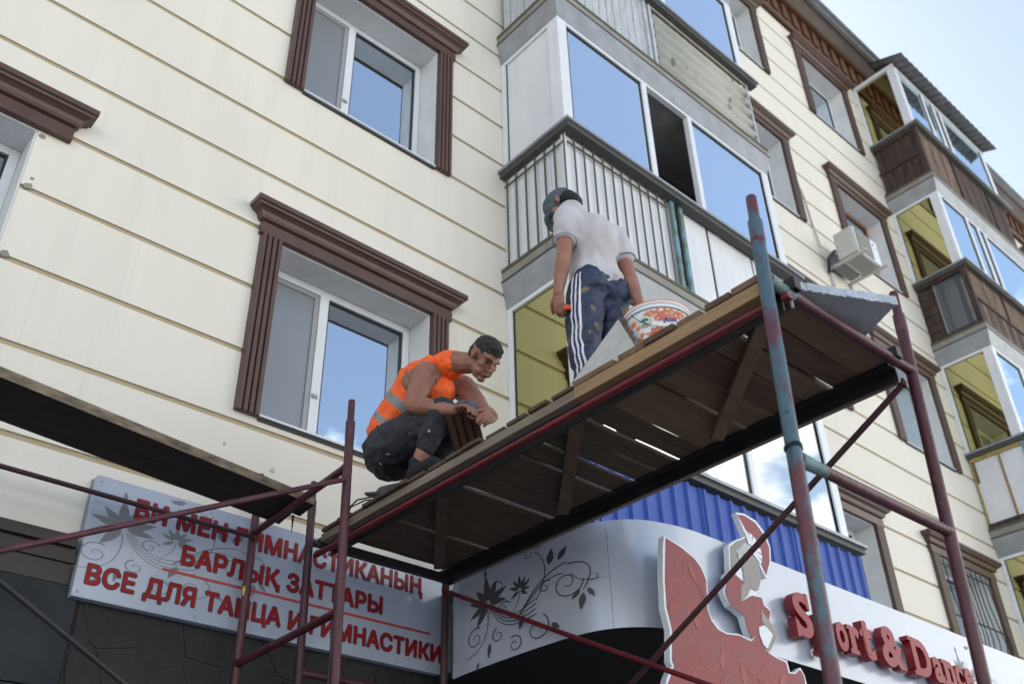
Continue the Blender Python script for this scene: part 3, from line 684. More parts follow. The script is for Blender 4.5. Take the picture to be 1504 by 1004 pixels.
# floral scroll prints: leaves and stems as thin vinyl
def leaf_poly(cx, cz, ang, ln, wd, n=9):
    pts = []
    for i in range(n + 1):
        t = i / n; pts.append((t * ln, wd / 2 * math.sin(math.pi * t ** .8) * (1 - .15 * t)))
    for i in range(n - 1, 0, -1):
        t = i / n; pts.append((t * ln, -wd / 2 * math.sin(math.pi * t ** .8) * (1 - .15 * t)))
    c, s = math.cos(ang), math.sin(ang)
    return [(cx + a * c - b * s, cz + a * s + b * c) for a, b in pts]
def spiral(cx, cz, r, a0, turns, w0, sgn=1, grow=.12):
    pts = []; n = int(26 * turns)
    for i in range(n + 1):
        t = i / n; rr = r * (1 - (1 - grow) * t); a = a0 + sgn * turns * 2 * math.pi * t
        pts.append((cx + rr * math.cos(a), cz + rr * math.sin(a), w0 * (1 - .5 * t)))
    return pts
def stroke(mb, pts, f, dz=0.0):
    vs = []; fs = []; n = len(pts)
    for i, (x, z, wd) in enumerate(pts):
        a = pts[max(i - 1, 0)]; b = pts[min(i + 1, n - 1)]; dx, dy = b[0] - a[0], b[1] - a[1]; l = math.hypot(dx, dy) or 1
        nx, ny = -dy / l * wd / 2, dx / l * wd / 2
        vs += [f(x + nx, z + ny, dz), f(x - nx, z - ny, dz)]
    for i in range(n - 1): fs.append((2 * i, 2 * i + 1, 2 * i + 3, 2 * i + 2))
    mb.raw(vs, fs)
def curve3(p0, p1, p2, p3, w0, w1, n=18):
    out = []
    for i in range(n + 1):
        t = i / n; a = (1 - t) ** 3; b = 3 * (1 - t) ** 2 * t; c = 3 * (1 - t) * t * t; d = t ** 3
        out.append((a * p0[0] + b * p1[0] + c * p2[0] + d * p3[0], a * p0[1] + b * p1[1] + c * p2[1] + d * p3[1], w0 + (w1 - w0) * t))
    return out
def flat_leaf(mb, poly, f, dz):
    from mathutils.geometry import tessellate_polygon
    mb.raw([f(a, b, dz) for a, b in poly], [tuple(t) for t in tessellate_polygon([[Vector((a, b, 0)) for a, b in poly]])])
def ornament(name, m, f, S, u0, z0, flip, parent):
    """flower spray; S scale, (u0,z0) the big flower's heart; f(u, z, off)"""
    o_ = []
    lay = [0]
    def nxt(): lay[0] += 1; return .0012 + .00012 * lay[0]
    mb = MB(); F = lambda u, z, d: f(u0 + flip * u * S, z0 + z * S, d)
    for a, l, wd in ((62, .155, .048), (95, .20, .05), (25, .16, .052), (130, .15, .05), (165, .155, .05), (-10 + 180 + 35, .16, .046), (238, .17, .05), (-8, .145, .045)):
        flat_leaf(mb, leaf_poly(.018 * math.cos(math.radians(a)), .018 * math.sin(math.radians(a)), math.radians(a), l * 1.12, wd * 1.28), F, nxt())
    flat_leaf(mb, leaf_poly(-.02, .22, math.radians(92), .09, .028), F, nxt())
    for a, l, wd in ((30, .10, .032), (60, .10, .03), (90, .11, .032), (120, .10, .03), (155, .09, .03), (-5, .085, .028), (-40, .08, .03), (215, .085, .03)):
        flat_leaf(mb, leaf_poly(.30 + .012 * math.cos(math.radians(a)), .0 + .012 * math.sin(math.radians(a)), math.radians(a), l, wd), F, nxt())
    for (x, z, a, l, wd) in ((.56, .11, 80, .13, .06), (.63, .12, 52, .12, .05), (.80, -.20, 260, .13, .05), (.83, -.17, 300, .09, .035), (.78, -.17, 225, .09, .035), (.32, .36, 200, .09, .04), (.30, .33, 165, .08, .03), (.33, -.21, 250, .12, .05), (.02, -.34, 262, .12, .035), (-.09, -.46, 250, .07, .022), (.56, -.36, 320, .08, .04)):
        flat_leaf(mb, leaf_poly(x, z, math.radians(a), l, wd), F, nxt())
    for k in range(4): stroke(mb, curve3((.02 + .012 * k, -.03), (.10 + .02 * k, -.26 + .02 * k), (.24, -.30 + .03 * k), (.44, -.24 + .04 * k), .005, .007), F, nxt())
    stroke(mb, curve3((.30, -.20), (.42, -.05), (.52, .06), (.70, .08), .012, .008), F, nxt())
    stroke(mb, curve3((.32, -.18), (.46, -.06), (.50, .02), (.66, .0), .008, .006), F, nxt())
    stroke(mb, curve3((.70, .06), (.92, .06), (.86, -.10), (.80, -.18), .009, .006), F, nxt())
    stroke(mb, curve3((.30, .0), (.31, -.10), (.24, -.14), (.22, -.20), .006, .004), F, nxt())
    stroke(mb, curve3((.44, -.14), (.58, .05), (.52, .20), (.44, .26), .006, .006), F, nxt())
    for (x, z, r, a, t, sg) in ((.69, -.09, .12, 0, 1.4, -1), (.52, -.06, .055, 40, 1.2, 1), (.40, .26, .055, 60, 1.1, 1), (-.12, -.26, .09, 60, 1.4, 1), (.10, -.30, .06, 100, 1.3, 1), (.16, -.10, .06, 20, 1.3, 1), (.44, -.36, .11, 60, 1.2, -1), (.25, -.42, .07, 120, 1.4, -1), (.48, .31, .04, 180, .6, 1), (.88, -.08, .05, 200, .6, 1), (.07, .08, .08, 10, 1.0, 1)):
        stroke(mb, spiral(x, z, r, math.radians(a), t, .0085, sg), F, nxt())
    stroke(mb, curve3((.0, -.05), (.03, -.2), (-.02, -.4), (-.22, -.40), .007, .004), F, nxt())
    stroke(mb, curve3((.72, -.02), (.78, -.12), (.86, -.12), (.95, -.11), .006, .002), F, nxt())
    o = mb.build(name, m, recalc=False)
    return o
fo = ornament('floral_print', M['orn_dk'], lambda u, z, d: onfascia(.34 + (u - .34) * 1.32, z, d), .69, .34, 1.925, 1, canopy); C_(fo)
fo = ornament('floral_print', M['orn'], lambda u, z, d: onfascia(u, z, d), .62, 4.62, 1.86, 1, canopy); C_(fo)

# ------------------------------------------------------------------ "Sport & Dance" channel letters
fnt = None
def text_mesh(body, size, extr, name, m, mside=None, xscale=1.0, bold=0.0, spacing=1.0, bev=0.0):
    cu = bpy.data.curves.new(name, 'FONT'); cu.body = body; cu.size = size; cu.extrude = extr; cu.offset = bold; cu.space_character = spacing; cu.resolution_u = 6; cu.bevel_depth = bev; cu.bevel_resolution = 0
    o = bpy.data.objects.new(name, cu); col.objects.link(o); bpy.context.view_layer.update()
    me = bpy.data.meshes.new_from_object(o.evaluated_get(bpy.context.evaluated_depsgraph_get())); bpy.data.objects.remove(o)
    for v in me.vertices: v.co.x *= xscale
    me.materials.clear(); me.materials.append(m)
    if mside:
        me.materials.append(mside)
        for p in me.polygons: p.material_index = 0 if abs(p.normal.z) > .9 else 1
    else:
        for p in me.polygons: p.material_index = 0
    return me
sport = empty('dance_shop_lettering', (5.9, 3.0, 1.7), 'raised red block letters reading Sport & Dance on the silver fascia', 'sign letters')
def place_glyph(me, name, x0, x1, zb, zh, y, parent):
    xs = [v.co.x for v in me.vertices]; ys = [v.co.y for v in me.vertices]; a, b = min(xs), max(xs); c, d = min(ys), max(ys)
    for v in me.vertices:
        X = x0 + (v.co.x - a) / (b - a) * (x1 - x0); Z = zb + (v.co.y - c) / (d - c) * zh; v.co = Vector((X, y - v.co.z, Z))
    o = bpy.data.objects.new(name, me); col.objects.link(o); o.parent = parent; o.matrix_parent_inverse = Matrix.Translation(-parent.location)
    return o
glyphs = [('S', 4.875, 5.045, 1.70, .265), ('p', 5.095, 5.255, 1.635, .235), ('o', 5.285, 5.405, 1.695, .175), ('r', 5.43, 5.545, 1.70, .17), ('t', 5.56, 5.70, 1.695, .245), ('&', 5.79, 6.055, 1.695, .26),
          ('D', 6.17, 6.395, 1.70, .245), ('a', 6.42, 6.545, 1.695, .17), ('n', 6.56, 6.70, 1.70, .165), ('c', 6.715, 6.825, 1.695, .17), ('e', 6.845, 6.965, 1.695, .17)]
for ch, x0, x1, zb, zh in glyphs:
    me = text_mesh(ch, .3, .028, 'letter', M['letter3d'], M['letter3s'], 1, .011)
    o = place_glyph(me, 'letter', x0, x1, zb, zh, 3.025, sport)
    # slab serifs give the letters their heavy feet
    mb = MB(); yf_, yb = 2.9955, 3.053
    def sf(a, b, c, d, k=0): mb.box(a, b, yf_ - .0006 * k, yb, c, d)
    wd = x1 - x0
    if ch in 'Dn':
        sf(x0 - .022, x0 + .075, zb - .001, zb + .026, 1); sf(x0 - .022, x0 + .05, zb + zh - .026, zb + zh + .001, 1)
        sf(x0 + .002, x0 + .058, zb + .01, zb + zh - .01, 2)
    if ch == 'n': sf(x1 - .065, x1 + .012, zb - .001, zb + .026, 1); sf(x1 - .048, x1 - .002, zb + .01, zb + zh * .7, 2)
    if ch == 'r': sf(x0 - .018, x0 + .075, zb - .001, zb + .026, 1); sf(x0 - .018, x0 + .04, zb + zh - .026, zb + zh + .001, 1); sf(x0 + .002, x0 + .055, zb + .01, zb + zh - .01, 2)
    if ch == 'p': sf(x0 - .018, x0 + .075, zb - .001, zb + .026, 1)
    if ch == 't': sf(x0 + .035, x0 + .09, zb + .03, zb + zh - .01, 2)
    if ch == 'S': sf(x1 - .035, x1 - .008, zb + zh - .09, zb + zh + .004, 1); sf(x0 - .004, x0 + .028, zb - .004, zb + .09, 1)
    if mb.v:
        mb2 = MB(); 
        s = mb.build('serif', M['letter3d']); s.data.materials.append(M['letter3s'])
        for p in s.data.polygons: p.material_index = 0 if abs(p.normal.y) > .9 else 1
        s.parent = o
# ------------------------------------------------------------------ dancer sign: flat cut-out lightbox standing proud of the fascia
OUT = [(3.782, 2.003), (3.929, 1.982), (4.019, 1.944), (4.066, 1.908), (4.099, 1.85), (4.086, 1.748), (4.086, 1.746), (4.076, 1.675), (4.096, 1.628), (4.142, 1.592), (4.211, 1.583), (4.305, 1.596), (4.414, 1.585), (4.394, 1.619), (4.369, 1.704), (4.31, 1.73), (4.265, 1.739), (4.238, 1.78), (4.226, 1.808), (4.254, 1.85), (4.278, 1.917), (4.312, 1.94), (4.338, 2.094), (4.408, 2.144), (4.521, 2.196), (4.462, 2.327), (4.536, 2.341), (4.647, 2.328), (4.725, 2.268), (4.75, 2.187), (4.73, 2.095), (4.651, 1.979), (4.581, 2.078), (4.599, 1.955), (4.56, 1.883), (4.523, 1.856), (4.582, 1.857), (4.591, 1.816), (4.641, 1.796), (4.642, 1.782), (4.61, 1.721), (4.65, 1.705), (4.675, 1.653), (4.566, 1.547), (4.621, 1.534), (4.718, 1.528), (4.726, 1.471), (4.762, 1.474), (4.835, 1.513), (4.864, 1.477), (4.87, 1.43), (4.859, 1.299), (4.724, 1.075), (3.585, 0.938), (3.623, 1.119), (3.669, 1.236), (3.681, 1.264), (3.732, 1.333), (3.719, 1.352), (3.745, 1.508), (3.722, 1.611), (3.733, 1.724), (3.733, 1.753), (3.762, 1.933)]
dn = empty('dancer_figure_sign', (4.3, 3.0, 1.5), 'tall pink and red cut-out of a dancer holding a fan over the shop fascia', 'figure sign')
def C2(o): o.parent = dn; o.matrix_parent_inverse = Matrix.Translation(-dn.location); return o
YD = 3.0
C2(MB().prism(OUT, lambda u, v: (u, YD, v), lambda u, v: (u, YD + .036, v)).build('cutout_board', M['edge_w']))
def flat(name, poly, m, d):
    C2(MB().prism(poly, lambda u, v: (u, YD - d, v), lambda u, v: (u, YD - d + .0008, v)).build(name, m))
flat('skirt_print', [(3.794, 1.994), (3.91, 1.971), (4.009, 1.936), (4.055, 1.899), (4.086, 1.841), (4.075, 1.745), (4.075, 1.744), (4.066, 1.673), (4.086, 1.62), (4.131, 1.584), (4.2, 1.574), (4.303, 1.587), (4.412, 1.576), (4.483, 1.63), (4.507, 1.577), (4.554, 1.539), (4.618, 1.525), (4.7, 1.516), (4.708, 1.462), (4.77, 1.467), (4.826, 1.5), (4.852, 1.469), (4.853, 1.427), (4.793, 1.289), (4.661, 1.067), (3.655, 0.946), (3.686, 1.128), (3.684, 1.239), (3.705, 1.268), (3.748, 1.336), (3.735, 1.355), (3.762, 1.512), (3.739, 1.615), (3.748, 1.727), (3.75, 1.757)], M['skirt'], .003)
flat('fan_print', [(4.471, 2.316), (4.533, 2.327), (4.632, 2.31), (4.7, 2.254), (4.733, 2.182), (4.713, 2.091), (4.657, 2.0), (4.605, 2.09), (4.605, 2.189), (4.547, 2.22)], M['skirt'], .003)
flat('raised_arm_print', [(4.325, 1.946), (4.351, 2.09), (4.411, 2.135), (4.518, 2.186), (4.538, 2.145), (4.511, 2.158), (4.397, 2.077), (4.397, 1.976)], M['skin_print'], .003)
flat('bodice_print', [(4.298, 1.921), (4.348, 1.933), (4.427, 1.902), (4.368, 1.78), (4.48, 1.84), (4.57, 1.848), (4.579, 1.807), (4.628, 1.787), (4.631, 1.78), (4.599, 1.719), (4.525, 1.68), (4.493, 1.668), (4.483, 1.63), (4.415, 1.588), (4.389, 1.635), (4.378, 1.703), (4.318, 1.726), (4.273, 1.734), (4.248, 1.782), (4.24, 1.811)], M['skirt'], .004)
flat('head_print', [(4.462, 2.08), (4.527, 2.103), (4.588, 2.067), (4.597, 1.967), (4.551, 1.887), (4.528, 1.876), (4.481, 1.884), (4.439, 1.831), (4.368, 1.78), (4.39, 1.869), (4.427, 1.902), (4.433, 1.966), (4.423, 2.001)], M['skin_print'], .005)
flat('arm_print', [(4.54, 1.773), (4.605, 1.72), (4.639, 1.7), (4.664, 1.651), (4.557, 1.548), (4.497, 1.54), (4.541, 1.56), (4.615, 1.65), (4.566, 1.688), (4.532, 1.705)], M['skin_print'], .006)
flat('gap_print', [(4.401, 2.071), (4.449, 2.109), (4.514, 2.149), (4.554, 2.11), (4.518, 2.108), (4.463, 2.087), (4.448, 2.045), (4.412, 1.998)], M['galv'], .006)
flat('gap_print', [(4.493, 1.668), (4.557, 1.689), (4.613, 1.65), (4.541, 1.56), (4.507, 1.577), (4.488, 1.631)], M['edge_w'], .007)
mb = MB(); fm_ = lambda u, z, d: (u, YD - d, z)
hub_ = (4.535, 2.12)
for k in range(7):
    a = math.radians(97 - k * 22); flat_leaf(mb, [(hub_[0] + .03 * math.cos(a - .25), hub_[1] + .03 * math.sin(a - .25)), (hub_[0] + .105 * math.cos(a - .15), hub_[1] + .105 * math.sin(a - .15)), (hub_[0] + .105 * math.cos(a + .15), hub_[1] + .105 * math.sin(a + .15)), (hub_[0] + .03 * math.cos(a + .25), hub_[1] + .03 * math.sin(a + .25))], fm_, .0062 + .0001 * k)
C2(mb.build('fan_ribs', M['edge_w'], recalc=False))
mb = MB(); rnd = random.Random(4); k = 0
for (x, z, r, a, t, sg) in ((3.84, 1.72, .07, 20, 1.3, 1), (3.96, 1.62, .06, 200, 1.2, -1), (3.86, 1.50, .06, 90, 1.3, 1), (4.02, 1.44, .09, 0, 1.4, -1), (4.18, 1.50, .05, 80, 1.2, 1), (4.30, 1.42, .07, 180, 1.4, 1), (4.42, 1.38, .08, 30, 1.3, -1), (4.56, 1.42, .06, 10, 1.2, 1), (3.95, 1.28, .08, 90, 1.3, 1), (4.15, 1.25, .08, 10, 1.3, -1), (4.4, 1.22, .08, 120, 1.3, 1), (4.66, 1.3, .07, 10, 1.3, 1), (3.9, 1.86, .06, 200, .8, -1), (4.52, 1.76, .035, 0, 1.2, 1)):
    stroke(mb, spiral(x, z, r, math.radians(a), t, .010, sg), fm_, .0034 + .00006 * k); k += 1
for i in range(5): stroke(mb, curve3((3.76, 1.60 + .01 * i), (3.9, 1.66 + .03 * i), (4.0, 1.76 + .03 * i), (4.05, 1.66 + .02 * i), .006, .004), fm_, .0046 + .00006 * i)
for i in range(4): stroke(mb, curve3((4.05, 1.25), (4.2, 1.35 + .05 * i), (4.35, 1.3 + .04 * i), (4.5, 1.48 - .05 * i), .007, .004), fm_, .0050 + .00006 * i)
for (x, z, a) in ((4.12, 1.38, 80), (4.30, 1.33, 100), (4.44, 1.30, 60), (3.97, 1.55, 110), (4.0, 1.80, 120), (4.6, 1.38, 40)): flat_leaf(mb, leaf_poly(x, z, math.radians(a), .11, .04), fm_, .0040 + k * .00006); k += 1
C2(mb.build('scroll_print', M['skirt2'], recalc=False))
C2(MB().box(3.9, 3.94, YD + .037, 3.12, 1.7, 1.75).box(4.3, 4.34, YD + .037, 3.078, 1.8, 1.85).box(4.6, 4.64, YD + .037, 3.078, 1.7, 1.75).box(4.60, 4.64, YD + .037, 3.078, 2.05, 2.1).build('spacer', M['black']))

# ------------------------------------------------------------------ gymnastics sign on the wall
gs = empty('gymnastics_shop_sign', (2.6, 4.70, 1.65), 'long white sign with red Cyrillic lettering and grey flowers on the wall', 'shop sign')
def C3s(o):
    # the sign is laid out on a plane at y = 4.50 and then set where it hangs, flat against the wall behind the scaffold posts
    for v in o.data.vertices: v.co = Vector((v.co.x * 1.0344, v.co.y + .155, v.co.z * 1.0344))
    return o
def C3(o): C3s(o); o.parent = gs; o.matrix_parent_inverse = Matrix.Translation(-gs.location); return o
YS = 4.50
C3(B('sign_panel', M['signw'], None, (1.405, 3.595, YS, YS + .05, 1.585, 2.185), bevel=.003))
C3(B('sign_frame', M['galv'], None, (1.40, 3.60, YS + .051, YS + .073, 1.59, 2.18)))
def sign_row(body, x0, x1, zb, zh, name='lettering'):
    cu = bpy.data.curves.new(name, 'FONT'); cu.body = body; cu.size = 1; cu.space_character = 1.04
    o = bpy.data.objects.new(name, cu); col.objects.link(o); bpy.context.view_layer.update()
    crv = o.evaluated_get(bpy.context.evaluated_depsgraph_get()).to_curve(bpy.context.evaluated_depsgraph_get()); loops = []
    for sp in crv.splines:
        l = []; bp_ = sp.bezier_points; n = len(bp_)
        for q in range(n):
            p0, p1, p2, p3 = bp_[q].co, bp_[q].handle_right, bp_[(q + 1) % n].handle_left, bp_[(q + 1) % n].co
            straight = abs((p3 - p0).cross(p1 - p0).length) < 1e-5 and abs((p3 - p0).cross(p2 - p0).length) < 1e-5
            for t in ([0] if straight else [0, .2, .4, .6, .8]):
                v = p0 * (1 - t) ** 3 + p1 * 3 * (1 - t) ** 2 * t + p2 * 3 * (1 - t) * t * t + p3 * t ** 3; l.append((v.x, v.y))
        if len(l) > 2: loops.append(l)
    bpy.data.objects.remove(o)
    X = [p[0] for l in loops for p in l]; a, b = min(X), max(X); kz = zh / .715
    fx = lambda p: (x0 + .004 + (p[0] - a) / (b - a) * (x1 - x0 - .008), zb + p[1] * kz)
    groups = []                              # contours whose spans overlap make one letter
    for l in loops:
        bb = (min(p[0] for p in l), max(p[0] for p in l))
        hit = [g_ for g_ in groups if g_[0] < bb[1] - .01 and bb[0] < g_[1] - .01]
        n_ = [min([bb[0]] + [g_[0] for g_ in hit]), max([bb[1]] + [g_[1] for g_ in hit]), [l] + [q for g_ in hit for q in g_[2]]]
        groups = [g_ for g_ in groups if g_ not in hit] + [n_]
    from mathutils.geometry import delaunay_2d_cdt
    def wind(pt, ls):
        w_ = 0
        for l in ls:
            for q in range(len(l)):
                (ax, ay), (bx, by) = l[q - 1], l[q]
                if (ay > pt[1]) != (by > pt[1]) and pt[0] < (bx - ax) * (pt[1] - ay) / (by - ay) + ax: w_ += 1 if by > ay else -1
        return w_
    for g_ in groups:
        pts = []; eds = []
        for l in g_[2]:
            k0 = len(pts); pts += [Vector(p) for p in l]; eds += [(k0 + q, k0 + (q + 1) % len(l)) for q in range(len(l))]
        vo, eo, fo_ = delaunay_2d_cdt(pts, eds, [], 0, 1e-5)[:3]
        tri = [tuple(f) for f in fo_ if wind(sum((vo[q] for q in f), Vector((0, 0))) / len(f), g_[2]) != 0]
        P2 = [fx(v) for v in vo]
        def fat(r, y, n, nm, m):             # strokes thickened by laying shifted copies a hair apart
            mb = MB()
            for k in range(n):
                an = 2 * math.pi * (k + .5) / n
                mb.raw([(p[0] + r * math.cos(an), y - k * .00004, p[1] + r * math.sin(an)) for p in P2], tri, m)
            return mb.build(nm, m, recalc=False)
        o = C3(fat(.0040, YS - .0030, 6, 'letter', M['letter']))
        q = fat(.0076, YS - .0012, 8, 'letter_outline', M['letter_dk']); C3s(q); q.parent = o
sign_row('БИ МЕН ГИМНАСТИКАНЫҢ', 1.615, 3.365, 2.022, .092)
sign_row('БАРЛЫҚ ЗАТТАРЫ', 1.885, 3.09, 1.852, .090)
sign_row('ВСЕ ДЛЯ ТАНЦА И ГИМНАСТИКИ', 1.45, 3.515, 1.655, .088)
C3(B('red_stripe', M['fade'], None, (1.80, 3.43, YS - .0015, YS - .0004, 1.797, 1.811)))
C3(ornament('floral_print', M['orn'], lambda u, z, d: (1.575 + (u - 1.575) * 1.28, YS - d * .10, 1.955 + (z - 1.955) * .84), .70, 1.575, 1.955, 1, gs))
mb = MB()
for x in (1.43, 2.0, 2.6, 3.2, 3.57):
    for z in (1.61, 2.155): mb.tube([(x, YS - .004, z), (x, YS + .001, z)], .006, 8)
C3(mb.build('rivets', M['galv']))

# ------------------------------------------------------------------ air conditioner on its wall brackets
ac = empty('air_conditioner', (10.3, YW, 7.9), 'grey white air conditioner box on brackets beside the brown framed window', 'air conditioner')
def C4(o, p=None):
    o.parent = p or ac
    if not p: o.matrix_parent_inverse = Matrix.Translation(-ac.location)
    return o
ax0, ax1, ay0, ay1, az0, az1 = 9.98, 10.58, 4.26, 4.54, 7.99, 8.41
body = C4(B('casing', M['acw'], None, (ax0, ax1, ay0, ay1, az0, az1), bevel=.012))
C4(B('front_panel', M['acfront'], None, (ax0 + .02, ax1 - .01, ay0 - .012, ay0 - .001, az0 + .012, az1 - .012), bevel=.006))
gr = C4(B('grille', M['acg'], None, (ax0 + .045, ax0 + .40, ay0 - .020, ay0 - .013, az0 + .03, az1 - .03)))
mb = MB()
for k in range(16): mb.box(ax0 + .05, ax0 + .395, ay0 - .026, ay0 - .021, az0 + .045 + k * .021, az0 + .051 + k * .021)
C4(mb.build('grille_bars', M['acw'])); mb = MB().prism([(10.46 + .022 * math.cos(a * .5), az1 - .09 + .022 * math.sin(a * .5)) for a in range(12)], lambda u, v: (u, ay0 - .0145, v), lambda u, v: (u, ay0 - .0125, v))
C4(mb.build('logo', M['bk_blue']))
C4(MB().box(10.48, 10.55, ay0 - .0145, ay0 - .0125, az1 - .15, az1 - .142).build('sticker', M['letter']))
for x in (ax0 + .03, ax1 - .07):
    C4(B('bracket', M['acw'], None, (x, x + .04, ay0 - .10, YW - .001, az0 - .035, az0 - .008), (x, x + .04, YW - .04, YW - .001, az0 - .30, az0 - .036)))
mb = MB()
for k in range(7): mb.box(ax0 + .12, ax1 - .12, ay0 + .03 + k * .03, ay0 + .038 + k * .03, az0 - .006, az0 - .0005)
C4(mb.build('base_ribs', M['acg']))
C4(MB().tube([(ax0 + .01, ay1 + .01, az0 + .12), (ax0 - .06, ay1 + .07, az0 + .16), (ax0 - .07, YW - .03, az0 + .3), (ax0 - .12, YW - .02, az0 + .7), (ax0 - .16, YW - .02, az0 + 1.1), (ax0 - .30, YW - .02, az0 + 1.45)], .014, 8).build('hose', M['acw']))
C4(MB().tube([(ax0 - .01, ay1 + .01, az0 + .16), (ax0 - .07, ay1 + .09, az0 + .05), (ax0 - .02, YW - .04, az0 - .10), (ax0 + .10, YW - .05, az0 - .05)], .022, 8).build('drain_hose', M['wire']))
C4(B('back_box', M['acg'], None, (ax0 + .05, ax1 - .1, ay1 + .001, YW - .05, az0 - .02, az0 + .2)))
# ------------------------------------------------------------------ scaffolds
def lerp(a, b, t): return tuple(a[i] + (b[i] - a[i]) * t for i in range(3))
def at_z(p, q, z): return lerp(p, q, (z - p[2]) / (q[2] - p[2]))
scf = empty('scaffold', (3.05, 3.0, -1.6), 'right hand tube scaffold with one blue post, carrying the long deck', 'scaffold')
def C5(o): o.parent = scf; o.matrix_parent_inverse = Matrix.Translation(-scf.location); return o
RP = .024
def post(top, bot, m, par, r=RP, sp=.12, label=None):
    """post with a collar and a thinner spigot at its top"""
    a = at_z(top, bot, top[2] - sp); e = at_z(top, bot, -1.6)
    mb = MB().tube([e, at_z(top, bot, top[2] - sp - .012), a], [r, r, r * .93], 18).tube([at_z(top, bot, top[2] - sp - .03), at_z(top, bot, top[2] - .006), top], [r * .80, r * .80, r * .72], 16)
    o = mb.build('post', m); par(o)
    if label: o['label'] = label
    mb = MB().tube([at_z(top, bot, top[2] - sp - .09), at_z(top, bot, top[2] - sp + .002)], r * 1.06, 18); c = mb.build('collar', m); c.parent = o
    mb = MB().box(e[0] - .06, e[0] + .06, e[1] - .06, e[1] + .06, -1.598, -1.59); c = mb.build('foot_plate', M['steel_blk']); c.parent = o
    return o
p1t, p1b = (2.565, 1.437, 2.525), (2.588, 1.510, .75)
p2t, p2b = (3.560, 1.418, 2.545), (3.545, 1.492, .90)
p4t, p4b = (2.583, 4.505, 2.51), (2.60, 4.50, 1.40)
p6t, p6b = (3.545, 4.50, 2.50), (3.535, 4.50, 1.5)
post(p1t, p1b, M['bluepost'], C5, .026, label='worn blue post with red showing through')
post(p2t, p2b, M['red'], C5)
post(p4t, p4b, M['red_dk'], C5, .022); post(p6t, p6b, M['red_dk'], C5, .022)
def weld(mb, p, q, r, fl=1.22):
    p = Vector(p); q = Vector(q); d = (q - p).normalized(); L_ = (q - p).length
    mb.tube([p, p + d * .05, q - d * .05, q], [r * fl, r, r, r * fl], 16); return mb
for z, m1 in ((2.15, 'red'), (1.447, 'red'), (.55, 'red'), (-.45, 'red')):
    a, b = at_z(p1t, p1b, z), at_z(p2t, p2b, z)
    o = C5(weld(MB(), a, b, .021).build('crossbar', M['red']))
    a, b = at_z(p4t, p4b, z), at_z(p6t, p6b, z)
    C5(weld(MB(), a, b, .020).build('crossbar', M['red_dk']))
# blue stub where the bars meet the blue post
for z in (2.15, 1.447):
    a, b = Vector(at_z(p1t, p1b, z)), Vector(at_z(p2t, p2b, z)); d = (b - a).normalized()
    C5(MB().tube([a + d * .02, a + d * .10, a + d * .17], [.0268, .0222, .0214], 16).build('crossbar_sleeve', M['teal']))
C5(MB().tube([(2.615, 1.46, 2.068), (2.615, 4.47, 2.068)], .0165, 14).build('ledger', M['redbar']))
C5(MB().box(2.61, 2.65, 1.40, 1.43, 2.060, 2.085).build('clamp', M['redbar'])); C5(MB().tube([(2.645, 1.41, 2.03), (2.645, 1.41, 2.10)], .006, 8).build('clamp_bolt', M['galv']))
def brace(a, b, m, r=.0135):
    a, b = Vector(a), Vector(b); d = (b - a).normalized(); mb = MB().tube([a, b], r, 12)
    for p in (a, b): mb.tube([p - Vector((0, 0, .022)), p + Vector((0, 0, .022))], .006, 8).box(p.x - .018, p.x + .018, p.y - .004, p.y + .004, p.z - .016, p.z + .016)
    return mb.build('brace', m)
C5(brace((3.545, 1.475, 2.105), (3.545, 4.48, .51), M['red_dk'], .0135))
C5(brace((3.515, 4.48, 2.075), (3.515, 1.50, .545), M['redbar'], .0125))
C5(brace((2.56, 1.53, .5), (2.56, 4.48, -1.0), M['red_dk'], .0125))
# wire tie on the blue post
q = at_z(p1t, p1b, 1.475)
mb = MB()
for k in range(3): mb.tube([(q[0] + .029 * math.cos(a * .55), q[1] + .029 * math.sin(a * .55), q[2] + .006 * k + .004 * math.sin(a)) for a in range(13)], .0022, 6)
mb.tube([(q[0] - .028, q[1] - .01, q[2]), (q[0] - .045, q[1] - .012, q[2] - .02), (q[0] - .035, q[1] - .01, q[2] - .05), (q[0] - .052, q[1] - .012, q[2] - .075)], .0016, 6)
mb.tube([(q[0] - .028, q[1] - .01, q[2]), (q[0] - .04, q[1] - .012, q[2] - .03), (q[0] - .055, q[1] - .01, q[2] - .045), (q[0] - .028, q[1] - .012, q[2] - .10)], .0014, 6)
C5(mb.build('wire_tie', M['wire']))
for x in (2.69, 3.395):
    C5(MB().box(x, x + .040, 1.405, 1.413, 2.145, 2.195).box(x, x + .007, 1.414, 1.455, 2.145, 2.195).box(x + .033, x + .040, 1.414, 1.455, 2.145, 2.195).box(x + .0075, x + .0325, 1.414, 1.455, 2.185, 2.194).build('hook', M['steel_blk']))

lsc = empty('scaffold', (.8, 4.1, -1.6), 'maroon tube scaffold on the left in front of the long Cyrillic shop sign', 'scaffold')
def C6(o): o.parent = lsc; o.matrix_parent_inverse = Matrix.Translation(-lsc.location); return o
p3t, p3b = (2.235, 3.61, 2.505), (2.265, 3.625, 1.30)
p5t, p5b = (2.295, 4.59, 2.50), (2.30, 4.59, 1.4)
q3t, q3b = (-.80, 3.62, 2.50), (-.80, 3.62, 1.3); q5t, q5b = (-.80, 4.59, 2.50), (-.80, 4.59, 1.3)
for a, b in ((p3t, p3b), (p5t, p5b), (q3t, q3b), (q5t, q5b)): post(a, b, M['red'], C6, .0215)
for z in (2.15, 1.455, .55, -.45):
    C6(weld(MB(), at_z(p3t, p3b, z), at_z(p5t, p5b, z), .0195).build('crossbar', M['red']))
    C6(weld(MB(), at_z(q3t, q3b, z), at_z(q5t, q5b, z), .0195).build('crossbar', M['red']))
C6(brace((2.225, 3.60, 2.07), (-.80, 3.60, .52), M['red'], .0125))
